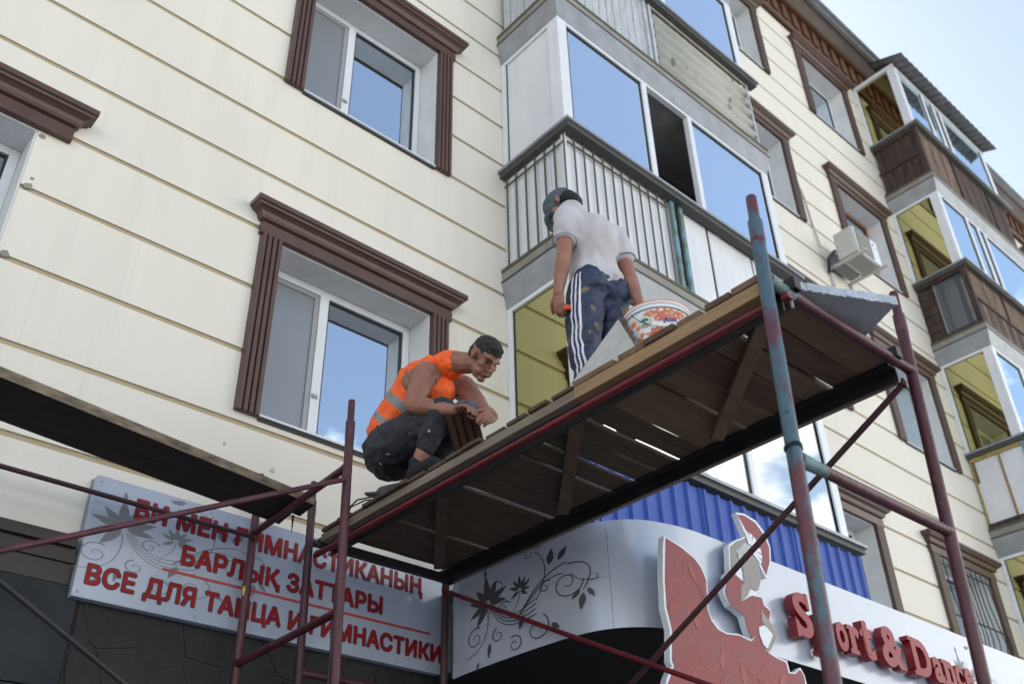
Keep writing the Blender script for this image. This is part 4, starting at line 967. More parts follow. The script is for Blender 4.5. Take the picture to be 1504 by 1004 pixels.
C6(brace((-.80, 3.575, 2.15), (2.25, 3.575, .52), M['steel_blk'], .011))
C6(brace((-.80, 4.56, 2.125), (2.29, 4.56, 2.115), M['red_dk'], .0125))
p = at_z(p5t, p5b, 1.83); C6(MB().tube([(p[0] - .020, p[1] - .012, 1.80), (p[0] - .022, p[1] - .014, 1.83), (p[0] - .019, p[1] - .012, 1.85)], [.004, .008, .003], 8).build('foam_dab', M['bk_yel']))

# ------------------------------------------------------------------ main deck
deck = empty('scaffold_deck', (3.05, 3.0, 2.10), 'long deck of wooden planks on beams between the two scaffold frames', 'deck')
def C7(o): o.parent = deck; o.matrix_parent_inverse = Matrix.Translation(-deck.location); return o
ys = [4.385, 4.225, 4.105, 4.00, 3.87, 3.735, 3.60, 3.462, 3.31, 3.175, 3.035, 2.887, 2.740, 2.592, 2.452, 2.200, 2.045, 1.885, 1.750, 1.615, 1.462]
rnd = random.Random(11)
SLITS = (4.0, 3.462, 3.035, 2.887, 2.74, 2.592, 2.2, 1.75)
for i, (b, a) in enumerate(zip(ys[:-1], ys[1:])):
    new = a < 2.44; x0 = 2.585 + rnd.uniform(-.012, .014); x1 = 3.50 + rnd.uniform(-.015, .02)
    g1 = rnd.uniform(.002, .006) if not any(abs(b - q_) < .008 for q_ in SLITS) else rnd.uniform(.010, .015); g0 = rnd.uniform(.002, .006) if not any(abs(a - q_) < .008 for q_ in SLITS) else rnd.uniform(.010, .015); sk = rnd.uniform(-.005, .005)
    z = 2.1655 + (.004 if new else 0); th = .019 + rnd.uniform(-.002, .003) + (.008 if new else 0)
    m_ = M['ply'] if i == 14 else (M['plank_n'] if (new and i in (15, 17, 19)) else (M['plank_b'] if new else M['plank']))
    n = 8; mb = MB(); vs = []; fs = []
    for k in range(n + 1):
        t = k / n; x = x0 + (x1 - x0) * t; e0 = rnd.uniform(-.0022, .0022); e1 = rnd.uniform(-.0022, .0022)
        vs += [(x, a + g0 + sk * t + e0, z), (x, b - g1 + sk * t + e1, z), (x, b - g1 + sk * t + e1, z + th), (x, a + g0 + sk * t + e0, z + th)]
    for k in range(n):
        q = 4 * k; fs += [(q, q + 1, q + 5, q + 4), (q + 1, q + 2, q + 6, q + 5), (q + 2, q + 3, q + 7, q + 6), (q + 3, q, q + 4, q + 7)]
    fs += [(0, 3, 2, 1), (4 * n, 4 * n + 1, 4 * n + 2, 4 * n + 3)]
    C7(mb.raw(vs, fs).build('plank', m_, None, .002))
C7(B('side_beam', M['beam_g'], None, (2.598, 2.645, 2.447, 4.40, 2.118, 2.164), bevel=.003))
C7(B('side_beam', M['beam_n'], None, (2.592, 2.642, 1.475, 2.446, 2.112, 2.1685), bevel=.003))
C7(B('side_beam', M['beam_g'], None, (3.505, 3.545, 1.49, 4.42, 2.108, 2.164), bevel=.003))
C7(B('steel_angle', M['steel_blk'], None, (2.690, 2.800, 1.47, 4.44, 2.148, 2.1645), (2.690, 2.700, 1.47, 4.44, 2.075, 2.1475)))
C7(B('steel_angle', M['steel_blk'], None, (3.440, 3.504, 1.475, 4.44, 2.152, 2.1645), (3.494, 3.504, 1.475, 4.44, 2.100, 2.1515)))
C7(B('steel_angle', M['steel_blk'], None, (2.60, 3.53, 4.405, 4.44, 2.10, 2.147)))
for a, b, m_ in (((2.775, 3.564), (3.346, 4.317), 'plank'), ((2.742, 2.582), (3.377, 3.32), 'plank_b'), ((2.752, 1.585), (3.36, 2.30), 'plank_n')):
    C7(MB().bar((a[0], a[1], 2.132), (b[0], b[1], 2.132), .062, .030).build('diagonal_batten', M[m_], None, .002))
mb = MB()
for y in (1.52, 1.68, 1.82, 1.96, 2.1, 2.3, 2.5, 2.66, 2.8, 2.95, 3.1, 3.24, 3.38, 3.53, 3.67, 3.8, 3.94, 4.05, 4.17, 4.3):
    for x in (2.62, 3.52): mb.tube([(x, y, 2.19), (x, y, 2.1995)], .0035, 6)
C7(mb.build('nail_heads', M['galv']))

# ------------------------------------------------------------------ left deck
ld = empty('scaffold_deck', (.8, 4.1, 2.18), 'short deck of two thick old boards on the left scaffold above the sign', 'deck')
def C8(o): o.parent = ld; o.matrix_parent_inverse = Matrix.Translation(-ld.location); return o
def plankpoly(pts, z0, z1, m_, name='board'):
    n = len(pts); C8(MB().prism(pts, lambda u, v: (u, v, z1), lambda u, v: (u, v, z0), m_, M['deckl2']).build(name, m_, None, .003))
z0, z1 = 2.176, 2.222
def nl(x): return 3.882 + (x - .743) * .151
plankpoly([(-1.0, nl(-1.0)), (2.385, nl(2.385)), (2.40, nl(2.40) + .165), (-1.0, nl(-1.0) + .185)], z0, z1, M['deckl'])
plankpoly([(-1.0, nl(-1.0) + .190), (2.35, nl(2.35) + .172), (2.37, nl(2.37) + .33), (-1.0, nl(-1.0) + .375)], z0 + .002, z1 - .004, M['deckl'])
C8(MB().raw([(2.36, 4.30, 2.176), (2.375, 4.31, 2.176), (2.362, 4.315, 2.176), (2.368, 4.31, 2.06)], [(0, 1, 2), (0, 3, 1), (1, 3, 2), (2, 3, 0)]).build('splinter', M['deckl']))
mb = MB().box(-1.0, .0, 0, .0, 0, 0)
# nail bent and mortar crumbs are left to the wood grain

# ------------------------------------------------------------------ loose things on the decks
fb = MB(); A = Vector((2.80, 1.437, 2.200)); e1 = Vector((.890, -.455, 0)); e2 = Vector((.455, .890, 0)); h = Vector((0, 0, .034))
A -= e1 * .04
c4 = [A, A + e1 * .44, A + e1 * .44 + e2 * .55, A + e2 * .55]
n = 22; vs = []; fs = []; rnd = random.Random(5)
tag(MB().hexa([c4[0], c4[1], c4[2], c4[3], c4[0] + h, c4[1] + h, c4[2] + h, c4[3] + h]).build('foam_board', M['polystyrene'], None, .004), 'thin grey foam board lying across the near right end of the long deck', 'board')
o = bpy.data.objects['foam_board']
nseg = 30; mb = MB()
for k in range(nseg):
    a = A + e1 * (.44 * k / nseg) - e2 * .001; b = A + e1 * (.44 * (k + 1) / nseg) - e2 * .001; d = rnd.uniform(.0005, .0045); lo = rnd.uniform(-.006, .003)
    mb.hexa([a - e2 * d + Vector((0, 0, lo)), b - e2 * d + Vector((0, 0, lo)), b, a, a - e2 * d + h + Vector((0, 0, .001)), b - e2 * d + h + Vector((0, 0, .001)), b + h, a + h])
c = mb.build('crumbled_edge', M['polyedge']); c.parent = o

# paint bucket
bk = empty('paint_bucket', (2.955, 2.245, 2.198), 'white paint bucket with orange leaf print standing beside the standing worker', 'bucket')
def C9(o): o.parent = bk; return o
def lathe(prof, n=48):
    vs = []; fs = []
    for r, z in prof: vs += [(r * math.cos(2 * math.pi * k / n), r * math.sin(2 * math.pi * k / n), z) for k in range(n)]
    for i in range(len(prof) - 1):
        for k in range(n): fs.append((i * n + k, i * n + (k + 1) % n, (i + 1) * n + (k + 1) % n, (i + 1) * n + k))
    return MB().raw(vs, fs, None, True)
def rb(z): return .128 + .020 * z / .378
C9(lathe([(.001, 0), (.126, 0), (.128, .006), (rb(.335), .335), (rb(.341) + .001, .341), (rb(.378), .378), (.142, .378), (.121, .012), (.001, .012)]).build('body', M['bucket']))
C9(lathe([(rb(.341) + .0015, .339), (rb(.341) + .007, .341), (rb(.341) + .007, .344), (rb(.341) + .0015, .346)]).build('rib', M['bk_gray']))
C9(lathe([(rb(.36) + .0015, .364), (rb(.36) + .005, .366), (rb(.36) + .006, .375), (.146, .377)]).build('rim', M['bucket'])); C9(lathe([(rb(.36) + .005, .3755), (rb(.36) + .007, .380), (.146, .386), (.143, .3785)]).build('lid_edge', M['bk_or']))
def onb(th, z, off=.001): r = rb(z) + .0015 + off; return (r * math.cos(th), r * math.sin(th), z)
TH0 = math.radians(217.2)
def decal(name, polys, m, off):
    from mathutils.geometry import tessellate_polygon
    mb = MB(); k = 0
    for poly in polys:
        cz_ = sum(p[1] for p in poly) / len(poly); cu_ = sum(p[0] for p in poly) / len(poly); nz_ = .378 - (.36 - cz_) * .62
        poly = [(cu_ + (a - cu_) * .86, nz_ + (b - cz_) * .80) for a, b in poly]
        # subdivide long edges so the print follows the curve
        pp = []
        for i in range(len(poly)):
            a, b = poly[i], poly[(i + 1) % len(poly)]; nn = max(1, int(abs(b[0] - a[0]) / .14))
            pp += [(a[0] + (b[0] - a[0]) * t / nn, a[1] + (b[1] - a[1]) * t / nn) for t in range(nn)]
        mb.raw([onb(TH0 + a, b, off + .00008 * k) for a, b in pp], [tuple(t) for t in tessellate_polygon([[Vector((a, b * 7, 0)) for a, b in pp]])]); k += 1
    C9(mb.build(name, m, recalc=False))
def maple(u, z, s, rot=0, n=5):
    pts = []
    for k in range(n * 4):
        a = rot + 2 * math.pi * k / (n * 4); r = s * (1.0, .62, .38, .62)[k % 4] * (1 + .12 * math.sin(k * 2.3))
        pts.append((u + r * math.cos(a) / .14, z + r * math.sin(a)))
    return pts
rnd = random.Random(9)
decal('leaf_print', [maple(.02, .250, .050, .3, 6), maple(.35, .258, .044, .8, 5), maple(.66, .250, .044, .2, 6), maple(.20, .215, .040, 1.2, 5), maple(.50, .225, .03, 1.0, 5), maple(-.25, .262, .026, .5), maple(.85, .265, .03, .1), maple(-.15, .085, .048, .6, 6), maple(-.02, .12, .03, .1, 5), maple(1.05, .18, .04, .5, 6), maple(-1.2, .2, .05, .5, 6), maple(1.4, .1, .04)], M['bk_red'], .0006)
decal('leaf_print', [maple(-.78, .225, .026, .1), maple(-.62, .175, .018, .5), maple(-.60, .07, .026, .9, 6), maple(.35, .10, .022, .3), maple(.12, .135, .014, .3), maple(.62, .12, .02, .3), maple(-.5, .11, .016)], M['bk_or'], .0014)
circ = lambda u, z, r, n=22: [(u + r * math.cos(2 * math.pi * k / n) / .145, z + r * math.sin(2 * math.pi * k / n)) for k in range(n)]
decal('emblem_ring', [circ(-.36, .205, .036)], M['bk_yel'], .0022); decal('emblem_disc', [circ(-.36, .205, .031)], M['bucket'], .0026)
decal('emblem_tree', [[(-.36 + (.024 * math.cos(a)) / .145, .208 + .022 * math.sin(a)) for a in [math.pi * k / 9 for k in range(10)]], [(-.375, .202), (-.345, .202), (-.340, .186), (-.380, .186)], [(-.52, .186), (-.20, .186), (-.26, .176), (-.46, .176)]], M['bk_green'], .0030)
me = text_mesh('Alim', .034, .0002, 'lettering', M['bk_blue'], None, 1, .0006)
xs = [v.co.x for v in me.vertices]; mid_ = (max(xs) + min(xs)) / 2
for v in me.vertices: v.co = Vector(onb(TH0 + .42 + (v.co.x - mid_) / .145, .268 + v.co.y + (v.co.x - mid_) * .12, .002 + v.co.z))
o = bpy.data.objects.new('lettering', me); col.objects.link(o); C9(o)
C9(MB().tube([onb(TH0 - .75 + 1.75 * k / 20, .343 - .10 * math.sin(math.pi * k / 20) ** .8 - .02 * k / 20, .012) for k in range(21)], .0016, 6).build('handle', M['wire']))

# broken cornice offcut leaning by the standing worker's legs
T, BRc, Lc = Vector((2.80, 2.339, 2.562)), Vector((2.655, 2.135, 2.236)), Vector((2.650, 2.560, 2.215))
nrm = (BRc - T).cross(Lc - T).normalized()
if nrm.x < 0: nrm = -nrm
th = nrm * .028
co = empty('cornice_offcut', (2.66, 2.3, 2.2), 'white backed brown moulding offcut leaning in front of the standing worker', 'moulding piece')
def C10(o): o.parent = co; o.matrix_parent_inverse = Matrix.Translation(-co.location); return o
T2 = T + (Lc - T) * .04
vs = [T, BRc, Lc]; C10(MB().raw([T, BRc, Lc, T + th, BRc + th, Lc + th], [(0, 1, 2), (5, 4, 3), (0, 3, 4, 1), (1, 4, 5, 2), (2, 5, 3, 0)]).build('board_back', M['foam_w'], None, .003))
mb = MB(); pts = []; n = 26; dd = (BRc - T).normalized(); sd = (T - Lc).normalized() * .75 + Vector((.1, -.1, .2)); sd.normalize()
for k in range(n + 1):
    t = k / n; pts.append(T + (BRc - T) * t + sd * (.012 + .010 * math.sin(t * 19) + .006 * math.sin(t * 41 + 1)))
vs = []; fs = []
for k, p in enumerate(pts):
    b = T + (BRc - T) * (k / n); vs += [b, p, p + th, b + th]
for k in range(n):
    a = 4 * k; fs += [(a, a + 1, a + 5, a + 4), (a + 1, a + 2, a + 6, a + 5), (a + 2, a + 3, a + 7, a + 6), (a + 3, a, a + 4, a + 7)]
C10(mb.raw(vs, fs).build('brown_profile', M['brown']))
C10(MB().tube([T + th * .1, Lc + th * .1], .0035, 6).build('brown_edge', M['brown']))
C10(MB().tube([T + (BRc - T) * .55 - nrm * .001, Lc + (BRc - Lc) * .35 - nrm * .001], .004, 6).build('cast_ridge', M['foam_w']))

# fluted moulding held by the crouching worker
A = Vector((2.690, 3.450, 2.505)); e1 = Vector((.12, -.12, .05)).normalized(); d = Vector((.23, .08, -.08)); Lm = d.length; e2 = d.normalized(); e2 = (e2 - e1 * e2.dot(e1)).normalized(); e3 = e1.cross(e2).normalized()
if e3.z > 0: e3 = -e3      # fluted face turned down
wd = .168; n = 4; p_ = wd / n; pr = [(0, .0)]
for i in range(n):
    x0 = i * p_; pr += [(x0 + .001, .022)] if i == 0 else []
    pr += [(x0 + .006, .034), (x0 + p_ * .28, .036), (x0 + p_ * .72, .036), (x0 + p_ - .006, .034)]
    if i < n - 1: pr += [(x0 + p_ - .003, .020), (x0 + p_ + .003, .020)]
pr += [(wd, .0)]
FB = lambda u, v: A + e1 * u + e3 * (v - .018) ; FE = lambda u, v: A + e1 * u + e3 * (v - .018) + e2 * Lm
tag(MB().prism(pr, FB, FE).build('fluted_moulding', M['brown'], None), 'short brown fluted moulding held flat by the crouching worker', 'moulding piece')
tag(MB().box(2.86, 2.98, 2.98, 3.14, 2.196, 2.226).build('offcut_block', M['brown'], None, .004), 'small brown offcut block on the deck planks beyond the held moulding', 'offcut')
bpy.data.objects['offcut_block'].rotation_euler = (0, 0, 0)
# cable
tag(MB().tube([(2.66, 3.80, 2.203), (2.60, 3.93, 2.212), (2.575, 4.03, 2.225), (2.565, 4.11, 2.19), (2.562, 4.14, 2.08), (2.566, 4.16, 1.8), (2.572, 4.17, 1.3), (2.575, 4.18, .4), (2.58, 4.2, -1.59)], .0045, 8).tube([(2.66, 3.86, 2.203), (2.59, 3.98, 2.208), (2.57, 4.08, 2.20), (2.56, 4.12, 2.10), (2.569, 4.14, 1.95), (2.556, 4.12, 2.02)], .004, 8).build('cable', M['wire']), 'thin black cable hanging off the left end of the long deck', 'cable')
# ------------------------------------------------------------------ people
_unit = None
def ico(sub=2):
    global _unit
    if _unit is None:
        bm = bmesh.new(); bmesh.ops.create_icosphere(bm, subdivisions=sub, radius=1.0); bm.verts.ensure_lookup_table()
        _unit = ([v.co.copy() for v in bm.verts], [[v.index for v in f.verts] for f in bm.faces]); bm.free()
    return _unit
class Org:
    def __init__(s): s.v = []; s.f = []
    def blob(s, c, r, B3=None):
        vs, fs = ico(); k = len(s.v); c = Vector(c)
        if isinstance(r, (int, float)): r = (r, r, r)
        for v in vs:
            q = Vector((v.x * r[0], v.y * r[1], v.z * r[2])); s.v.append(c + (B3 @ q if B3 else q))
        s.f += [[a + k for a in f] for f in fs]; return s
    def limb(s, p, q, r0, r1, n=None, sq=None):
        """tapered capsule as one lofted tube with round ends; sq=(axis vector, factor) flattens it along axis"""
        p = Vector(p); q = Vector(q); t = (q - p); L_ = t.length or 1e-6; t = t / L_
        up = Vector((0, 0, 1)) if abs(t.z) < .9 else Vector((1, 0, 0))
        if sq: up = Vector(sq[0])
        a = t.cross(up).normalized(); b = a.cross(t).normalized(); fb = sq[1] if sq else 1
        rings = []; N_ = 12
        prof = [(-math.cos(x) * r0, math.sin(x) * r0) for x in (math.radians(12), math.radians(40), math.radians(70))] + [(L_ * k / 4, r0 + (r1 - r0) * k / 4) for k in range(5)] + [(L_ + math.sin(x) * r1, math.cos(x) * r1) for x in (math.radians(25), math.radians(52), math.radians(78))]
        k0 = len(s.v)
        for d, r in prof:
            for k in range(N_):
                an = 2 * math.pi * k / N_; s.v.append(p + t * d + a * (math.cos(an) * r) + b * (math.sin(an) * r * fb))
        m_ = len(prof)
        for i in range(m_ - 1):
            for k in range(N_): s.f.append([k0 + i * N_ + k, k0 + i * N_ + (k + 1) % N_, k0 + (i + 1) * N_ + (k + 1) % N_, k0 + (i + 1) * N_ + k])
        s.f.append([k0 + k for k in range(N_ - 1, -1, -1)]); s.f.append([k0 + (m_ - 1) * N_ + k for k in range(N_)])
        return s
    def chain(s, pts, rs, sq=None):
        for i in range(len(pts) - 1): s.limb(pts[i], pts[i + 1], rs[i], rs[i + 1], sq=sq)
        return s
    def build(s, name, m, voxel=.007, smooth=6, disp=None, parent=None):
        me = bpy.data.meshes.new(name); me.from_pydata([tuple(v) for v in s.v], [], s.f)
        bm = bmesh.new(); bm.from_mesh(me); bmesh.ops.recalc_face_normals(bm, faces=bm.faces); bm.to_mesh(me); bm.free()
        o = bpy.data.objects.new(name, me); col.objects.link(o)
        r = o.modifiers.new('r', 'REMESH'); r.mode = 'VOXEL'; r.voxel_size = voxel; r.use_smooth_shade = True
        sm = o.modifiers.new('s', 'SMOOTH'); sm.factor = .5; sm.iterations = smooth
        if disp:
            for i, (strength, size, kind) in enumerate(disp):
                if kind:
                    tx = bpy.data.textures.new(name + str(i), 'WOOD'); tx.wood_type = 'BANDNOISE'; tx.noise_scale = size; tx.turbulence = 9; tx.noise_basis_2 = 'SIN'
                else:
                    tx = bpy.data.textures.new(name + str(i), 'CLOUDS'); tx.noise_scale = size; tx.noise_depth = 2
                d = o.modifiers.new('d' + str(i), 'DISPLACE'); d.texture = tx; d.strength = strength; d.mid_level = .5; d.texture_coords = 'LOCAL'
        bpy.context.view_layer.update()
        ev = o.evaluated_get(bpy.context.evaluated_depsgraph_get()); me2 = bpy.data.meshes.new_from_object(ev)
        bpy.data.objects.remove(o); bpy.data.meshes.remove(me)
        me2.name = name; me2.materials.clear(); me2.materials.append(m)
        me2.polygons.foreach_set('use_smooth', [True] * len(me2.polygons))
        o = bpy.data.objects.new(name, me2); col.objects.link(o)
        if parent is not None: o.parent = parent; o.matrix_parent_inverse = Matrix.Translation(-parent.location)
        return o
def basis(F, U):
    F = Vector(F).normalized(); U = Vector(U); U = (U - F * U.dot(F)).normalized(); Lx = F.cross(U).normalized()   # right-hand side of the person
    return Matrix((Lx, F, U)).transposed()
def head(og, C, Bm, s=1.0):
    C = Vector(C)
    def b(x, y, z, rx, ry, rz): og.blob(C + Bm @ Vector((x * s, y * s, z * s)), (rx * s, ry * s, rz * s), Bm)
    def l(p, q, r0, r1): og.limb(C + Bm @ (Vector(p) * s), C + Bm @ (Vector(q) * s), r0 * s, r1 * s)
    b(0, -.018, .035, .072, .090, .080); b(0, .030, .035, .060, .052, .055); b(0, .038, -.020, .052, .046, .058)
    b(0, .022, -.055, .052, .055, .045); b(0, .028, -.080, .040, .046, .026)
    b(0, .064, -.090, .026, .020, .019); b(0, .066, -.060, .030, .018, .020)
    l((0, .082, .012), (0, .108, -.026), .0085, .0115); b(.011, .093, -.032, .009, .010, .008); b(-.011, .093, -.032, .009, .010, .008); b(0, .108, -.030, .010, .008, .008)
    l((-.040, .068, .026), (-.010, .080, .020), .011, .011); l((.040, .068, .026), (.010, .080, .020), .011, .011)
    b(.036, .052, -.018, .026, .022, .022); b(-.036, .052, -.018, .026, .022, .022); b(.028, .052, -.052, .026, .026, .028); b(-.028, .052, -.052, .026, .026, .028)
    b(0, .080, -.054, .021, .009, .005); b(0, .078, -.065, .018, .009, .006)
    for sx in (-1, 1):
        b(sx * .074, -.006, .000, .010, .017, .026); b(sx * .073, .000, -.020, .007, .009, .011); b(sx * .080, -.016, .010, .006, .012, .020)
def eyes(C, Bm, parent, s=1.0, lid=True):
    C = Vector(C); obs = []
    for sx in (-1, 1):
        og = Org().blob(C + Bm @ Vector((sx * .030 * s, .073 * s, .004 * s)), (.0115 * s, .0085 * s, .0038 * s), Bm)
        me = MB().raw(og.v, og.f, None, True); o = me.build('eye', M['eye']); o.parent = parent; o.matrix_parent_inverse = Matrix.Translation(-parent.location)
        mb = MB(); mb.tube([C + Bm @ (Vector((sx * (.014 + .010 * k), .0925 - .0035 * k * k * .55, .0245 + .003 * math.sin(k * .9))) * s) for k in range(5)], [.0022 * s, .0036 * s, .0038 * s, .003 * s, .0018 * s], 6)
        o = mb.build('eyebrow', M['hair_b']); o.parent = parent; o.matrix_parent_inverse = Matrix.Translation(-parent.location)
    og = Org().blob(C + Bm @ Vector((0, .0895 * s, -.0595 * s)), (.018 * s, .0035 * s, .0022 * s), Bm)
    o = MB().raw(og.v, og.f, None, True).build('mouth', M['lips']); o.parent = parent; o.matrix_parent_inverse = Matrix.Translation(-parent.location)
def hand(og, W, D, Nn, side, curl=.6, s=1.0, spread=.0):
    """W wrist, D direction to fingertips, Nn palm normal (fingers curl to it), side vector points to the thumb"""
    W = Vector(W); D = Vector(D).normalized(); Nn = Vector(Nn); Nn = (Nn - D * Nn.dot(D)).normalized(); Sd = Vector(side); Sd = (Sd - D * Sd.dot(D) - Nn * Sd.dot(Nn)).normalized()
    Bm = Matrix((Sd, D, Nn)).transposed()
    og.blob(W + D * .048 * s, (.040 * s, .050 * s, .0155 * s), Bm); og.blob(W + D * .03 * s + Sd * .018 * s, (.020 * s, .03 * s, .016 * s), Bm)
    for i, (o_, l) in enumerate(((.028, .075), (.010, .084), (-.009, .079), (-.027, .062))):
        p = W + D * (.085 - .004 * abs(i - 1)) * s + Sd * o_ * s; a = 0; d = D
        for k, f in enumerate((.46, .30, .24)):
            a = curl * (.55 + .75 * k) + .06 * i
            d = D * math.cos(a) + Nn * math.sin(a) + Sd * spread * (1.5 - i) * .2; d.normalize(); q = p + d * l * f * s
            og.limb(p, q, (.0104 - .0007 * k) * s, (.0098 - .0008 * k) * s); p = q
    p = W + D * .022 * s + Sd * .028 * s
    for k, (l, a) in enumerate(((.040, .7), (.030, .45), (.024, .25))):
        d = (D * (1 - a * .5) + Sd * a * (.9 - .25 * k) + Nn * curl * (.35 + .35 * k)).normalized(); q = p + d * l * s
        og.limb(p, q, (.0125 - .001 * k) * s, (.0112 - .001 * k) * s); p = q
def ribbon_on(obj, pts_fn, n, wd, m, name, parent, off=.0016):
    """thin cloth strip laid on a surface: pts_fn(t) gives (outside point, direction inward, sideways)"""
    from mathutils.bvhtree import BVHTree
    me = obj.data; bvh = BVHTree.FromPolygons([v.co for v in me.vertices], [p.vertices for p in me.polygons])
    vs = []; fs = []; ok = []
    for i in range(n + 1):
        p, d, sd = pts_fn(i / n)
        for s_ in (-.5, .5):
            h, nn, _, _ = bvh.ray_cast(p + sd * wd * s_, d)
            if h is None: h = (Vector(vs[-2]) if len(vs) >= 2 else p); nn = -d
            vs.append(h + (nn if nn.dot(d) < 0 else -nn) * off)
    for i in range(n): fs.append((2 * i, 2 * i + 1, 2 * i + 3, 2 * i + 2))
    o = MB().raw(vs, fs, None, True).build(name, m, recalc=False); o.parent = parent; o.matrix_parent_inverse = Matrix.Translation(-parent.location); return o

ZD = 2.197                                      # top of the deck planks
# --- standing worker: back to us, bending over the bucket, facing the wall ---
V = lambda x, y, z: Vector((x, y, z + ZD))
st = None
F = Vector((.20, .98, 0)).normalized(); RT = Vector((.98, -.20, 0)).normalized(); UP = Vector((0, 0, 1))
pel = V(3.06, 2.69, .86); hL, hR = V(2.975, 2.675, .80), V(3.145, 2.665, .80); kL, kR = V(2.955, 2.70, .45), V(3.16, 2.72, .45); aL, aR = V(2.95, 2.66, .09), V(3.17, 2.66, .09)
mid = V(3.06, 2.69, 1.02); che = V(3.055, 2.665, 1.17); nek = V(3.03, 2.735, 1.325); sL, sR = V(2.895, 2.70, 1.235), V(3.205, 2.63, 1.235)
eL, wL, eR, wR = V(2.842, 2.69, .955), V(2.812, 2.715, .735), V(3.235, 2.60, .985), V(3.165, 2.50, .72)
hC = V(2.985, 2.805, 1.455); HF = Vector((-.25, .75, -.62)); Bh = basis(HF, Vector((-.05, .55, .8)))
og = Org(); head(og, hC, Bh, .93)
og.limb(nek, hC + Bh @ Vector((0, -.03, -.05)), .056, .050)
og.chain([pel, mid, che], [.095, .09, .095], sq=(RT, 1)); og.blob(che + UP * .02, (.135, .075, .075), basis(F, UP)); og.blob(pel, (.125, .085, .09), basis(F, UP))
for s_, e_, w_, t in ((sL, eL, wL, 0), (sR, eR, wR, 1)):
    og.limb(che + UP * .04, s_, .05, .048); og.limb(s_, e_, .050, .039); og.limb(e_, e_ + (w_ - e_) * .35, .040, .039); og.limb(e_ + (w_ - e_) * .35, w_, .039, .026)
hand(og, wL, Vector((.05, .02, -1)), Vector((.9, .25, 0)), Vector((.1, .95, -.2)), .85, .88)
hand(og, wR, Vector((-.25, -.3, -.9)), Vector((-.8, 0, .2)), Vector((0, .9, 0)), .5, .88)
for h_, k_, a_ in ((hL, kL, aL), (hR, kR, aR)):
    og.limb(h_, k_, .080, .054); og.limb(k_, a_, .056, .036); og.limb(a_ - UP * .03, a_ - UP * .035 + F * .15, .034, .028)
body = og.build('person', M['skin'], .0045, 3)
tag(body, 'standing worker in white shirt, grey cap and navy track trousers with white stripes', 'person')
st = body
def SP_(o): o.parent = st; return o
# trousers
og = Org(); og.blob(pel + UP * .0 - F * .015, (.148, .118, .115), basis(F, UP)); og.limb(pel + UP * .02, pel + UP * .06, .126, .114, sq=(F, .86))
for h_, k_, a_, sx in ((hL, kL, aL, -1), (hR, kR, aR, 1)):
    og.blob(h_ - F * .035 + UP * .02, (.085, .095, .105)); og.chain([h_ + RT * sx * .0, h_ * .5 + k_ * .5 + RT * sx * .008, k_, k_ * .5 + a_ * .5, a_ + UP * .02], [.098, .094, .078, .074, .062])
tr = og.build('trousers', M['track'], .0065, 5, [(.016, .08, 0), (.011, .09, 1), (.003, .025, 0)]); SP_(tr)
out = -RT * .95 - F * .55; out.normalize(); back = UP.cross(out).normalized()
for j in range(3):
    def fn(t, j=j):
        p = (hL + UP * .055) * (1 - t) + (kL * .35 + aL * .65) * t if t <= 1 else aL
        base = hL.lerp(kL, min(1, t * 1.6)) if t * 1.6 < 1 else kL.lerp(aL, (t * 1.6 - 1))
        base = base + UP * .05 * (1 - t)
        return base + out * .4 + back * (.020 - .0225 * j), -out, back
    SP_(ribbon_on(tr, fn, 60, .0105, M['stripe'], 'side_stripe', st))
for s in list(st.children):
    if s.name.startswith('side_stripe'): s.matrix_parent_inverse = Matrix.Identity(4)
# shirt
og = Org(); og.limb(pel + UP * .062 - F * .012, mid + UP * .02, .147, .132, sq=(F, .93)); og.limb(mid, che, .132, .142, sq=(F, .84)); og.blob(che + UP * .03 - F * .005, (.160, .098, .105), basis(F, UP)); og.blob(che - UP * .06 - F * .01, (.142, .108, .13), basis(F, UP))
og.limb(che + UP * .05, nek - UP * .01, .105, .070); og.limb(nek - UP * .03, nek.lerp(hC, .50) - F * .015 - RT * .01, .080, .070); og.limb(sL + UP * .02, nek.lerp(hC, .35) - RT * .02, .070, .068)
for s_, e_ in ((sL, eL), (sR, eR)): og.limb(che + UP * .055, s_, .074, .068); og.limb(s_, s_ + (e_ - s_) * .46, .066, .064)
sh = og.build('polo_shirt', M['shirt'], .0065, 10, [(.014, .09, 0), (.011, .12, 1)]); SP_(sh)
for s_, e_ in ((sL, eL), (sR, eR)):
    c = s_ + (e_ - s_) * .60; d = (e_ - s_).normalized()
    n = 32; a = d.cross(UP).normalized() if abs(d.z) < .99 else Vector((1, 0, 0)); b = d.cross(a).normalized(); ring = [c - (e_ - s_) * .02 + (a * math.cos(2 * math.pi * k / n) + b * math.sin(2 * math.pi * k / n)) * .0625 for k in range(n + 1)]
    SP_(MB().tube(ring, .0028, 8, cap=False).build('sleeve_trim', M['trim']))
# cap turned forward
og = Org(); c0 = hC + Bh @ Vector((0, -.012, .045)); og.blob(c0, (.086, .098, .082), Bh); og.blob(c0 + Bh @ Vector((0, .02, .012)), (.079, .090, .072), Bh); og.blob(c0 + Bh @ Vector((0, .052, -.022)), (.070, .056, .052), Bh)
cp = og.build('cap', M['cap'], .004, 5, [(.005, .03, 0)]); SP_(cp)
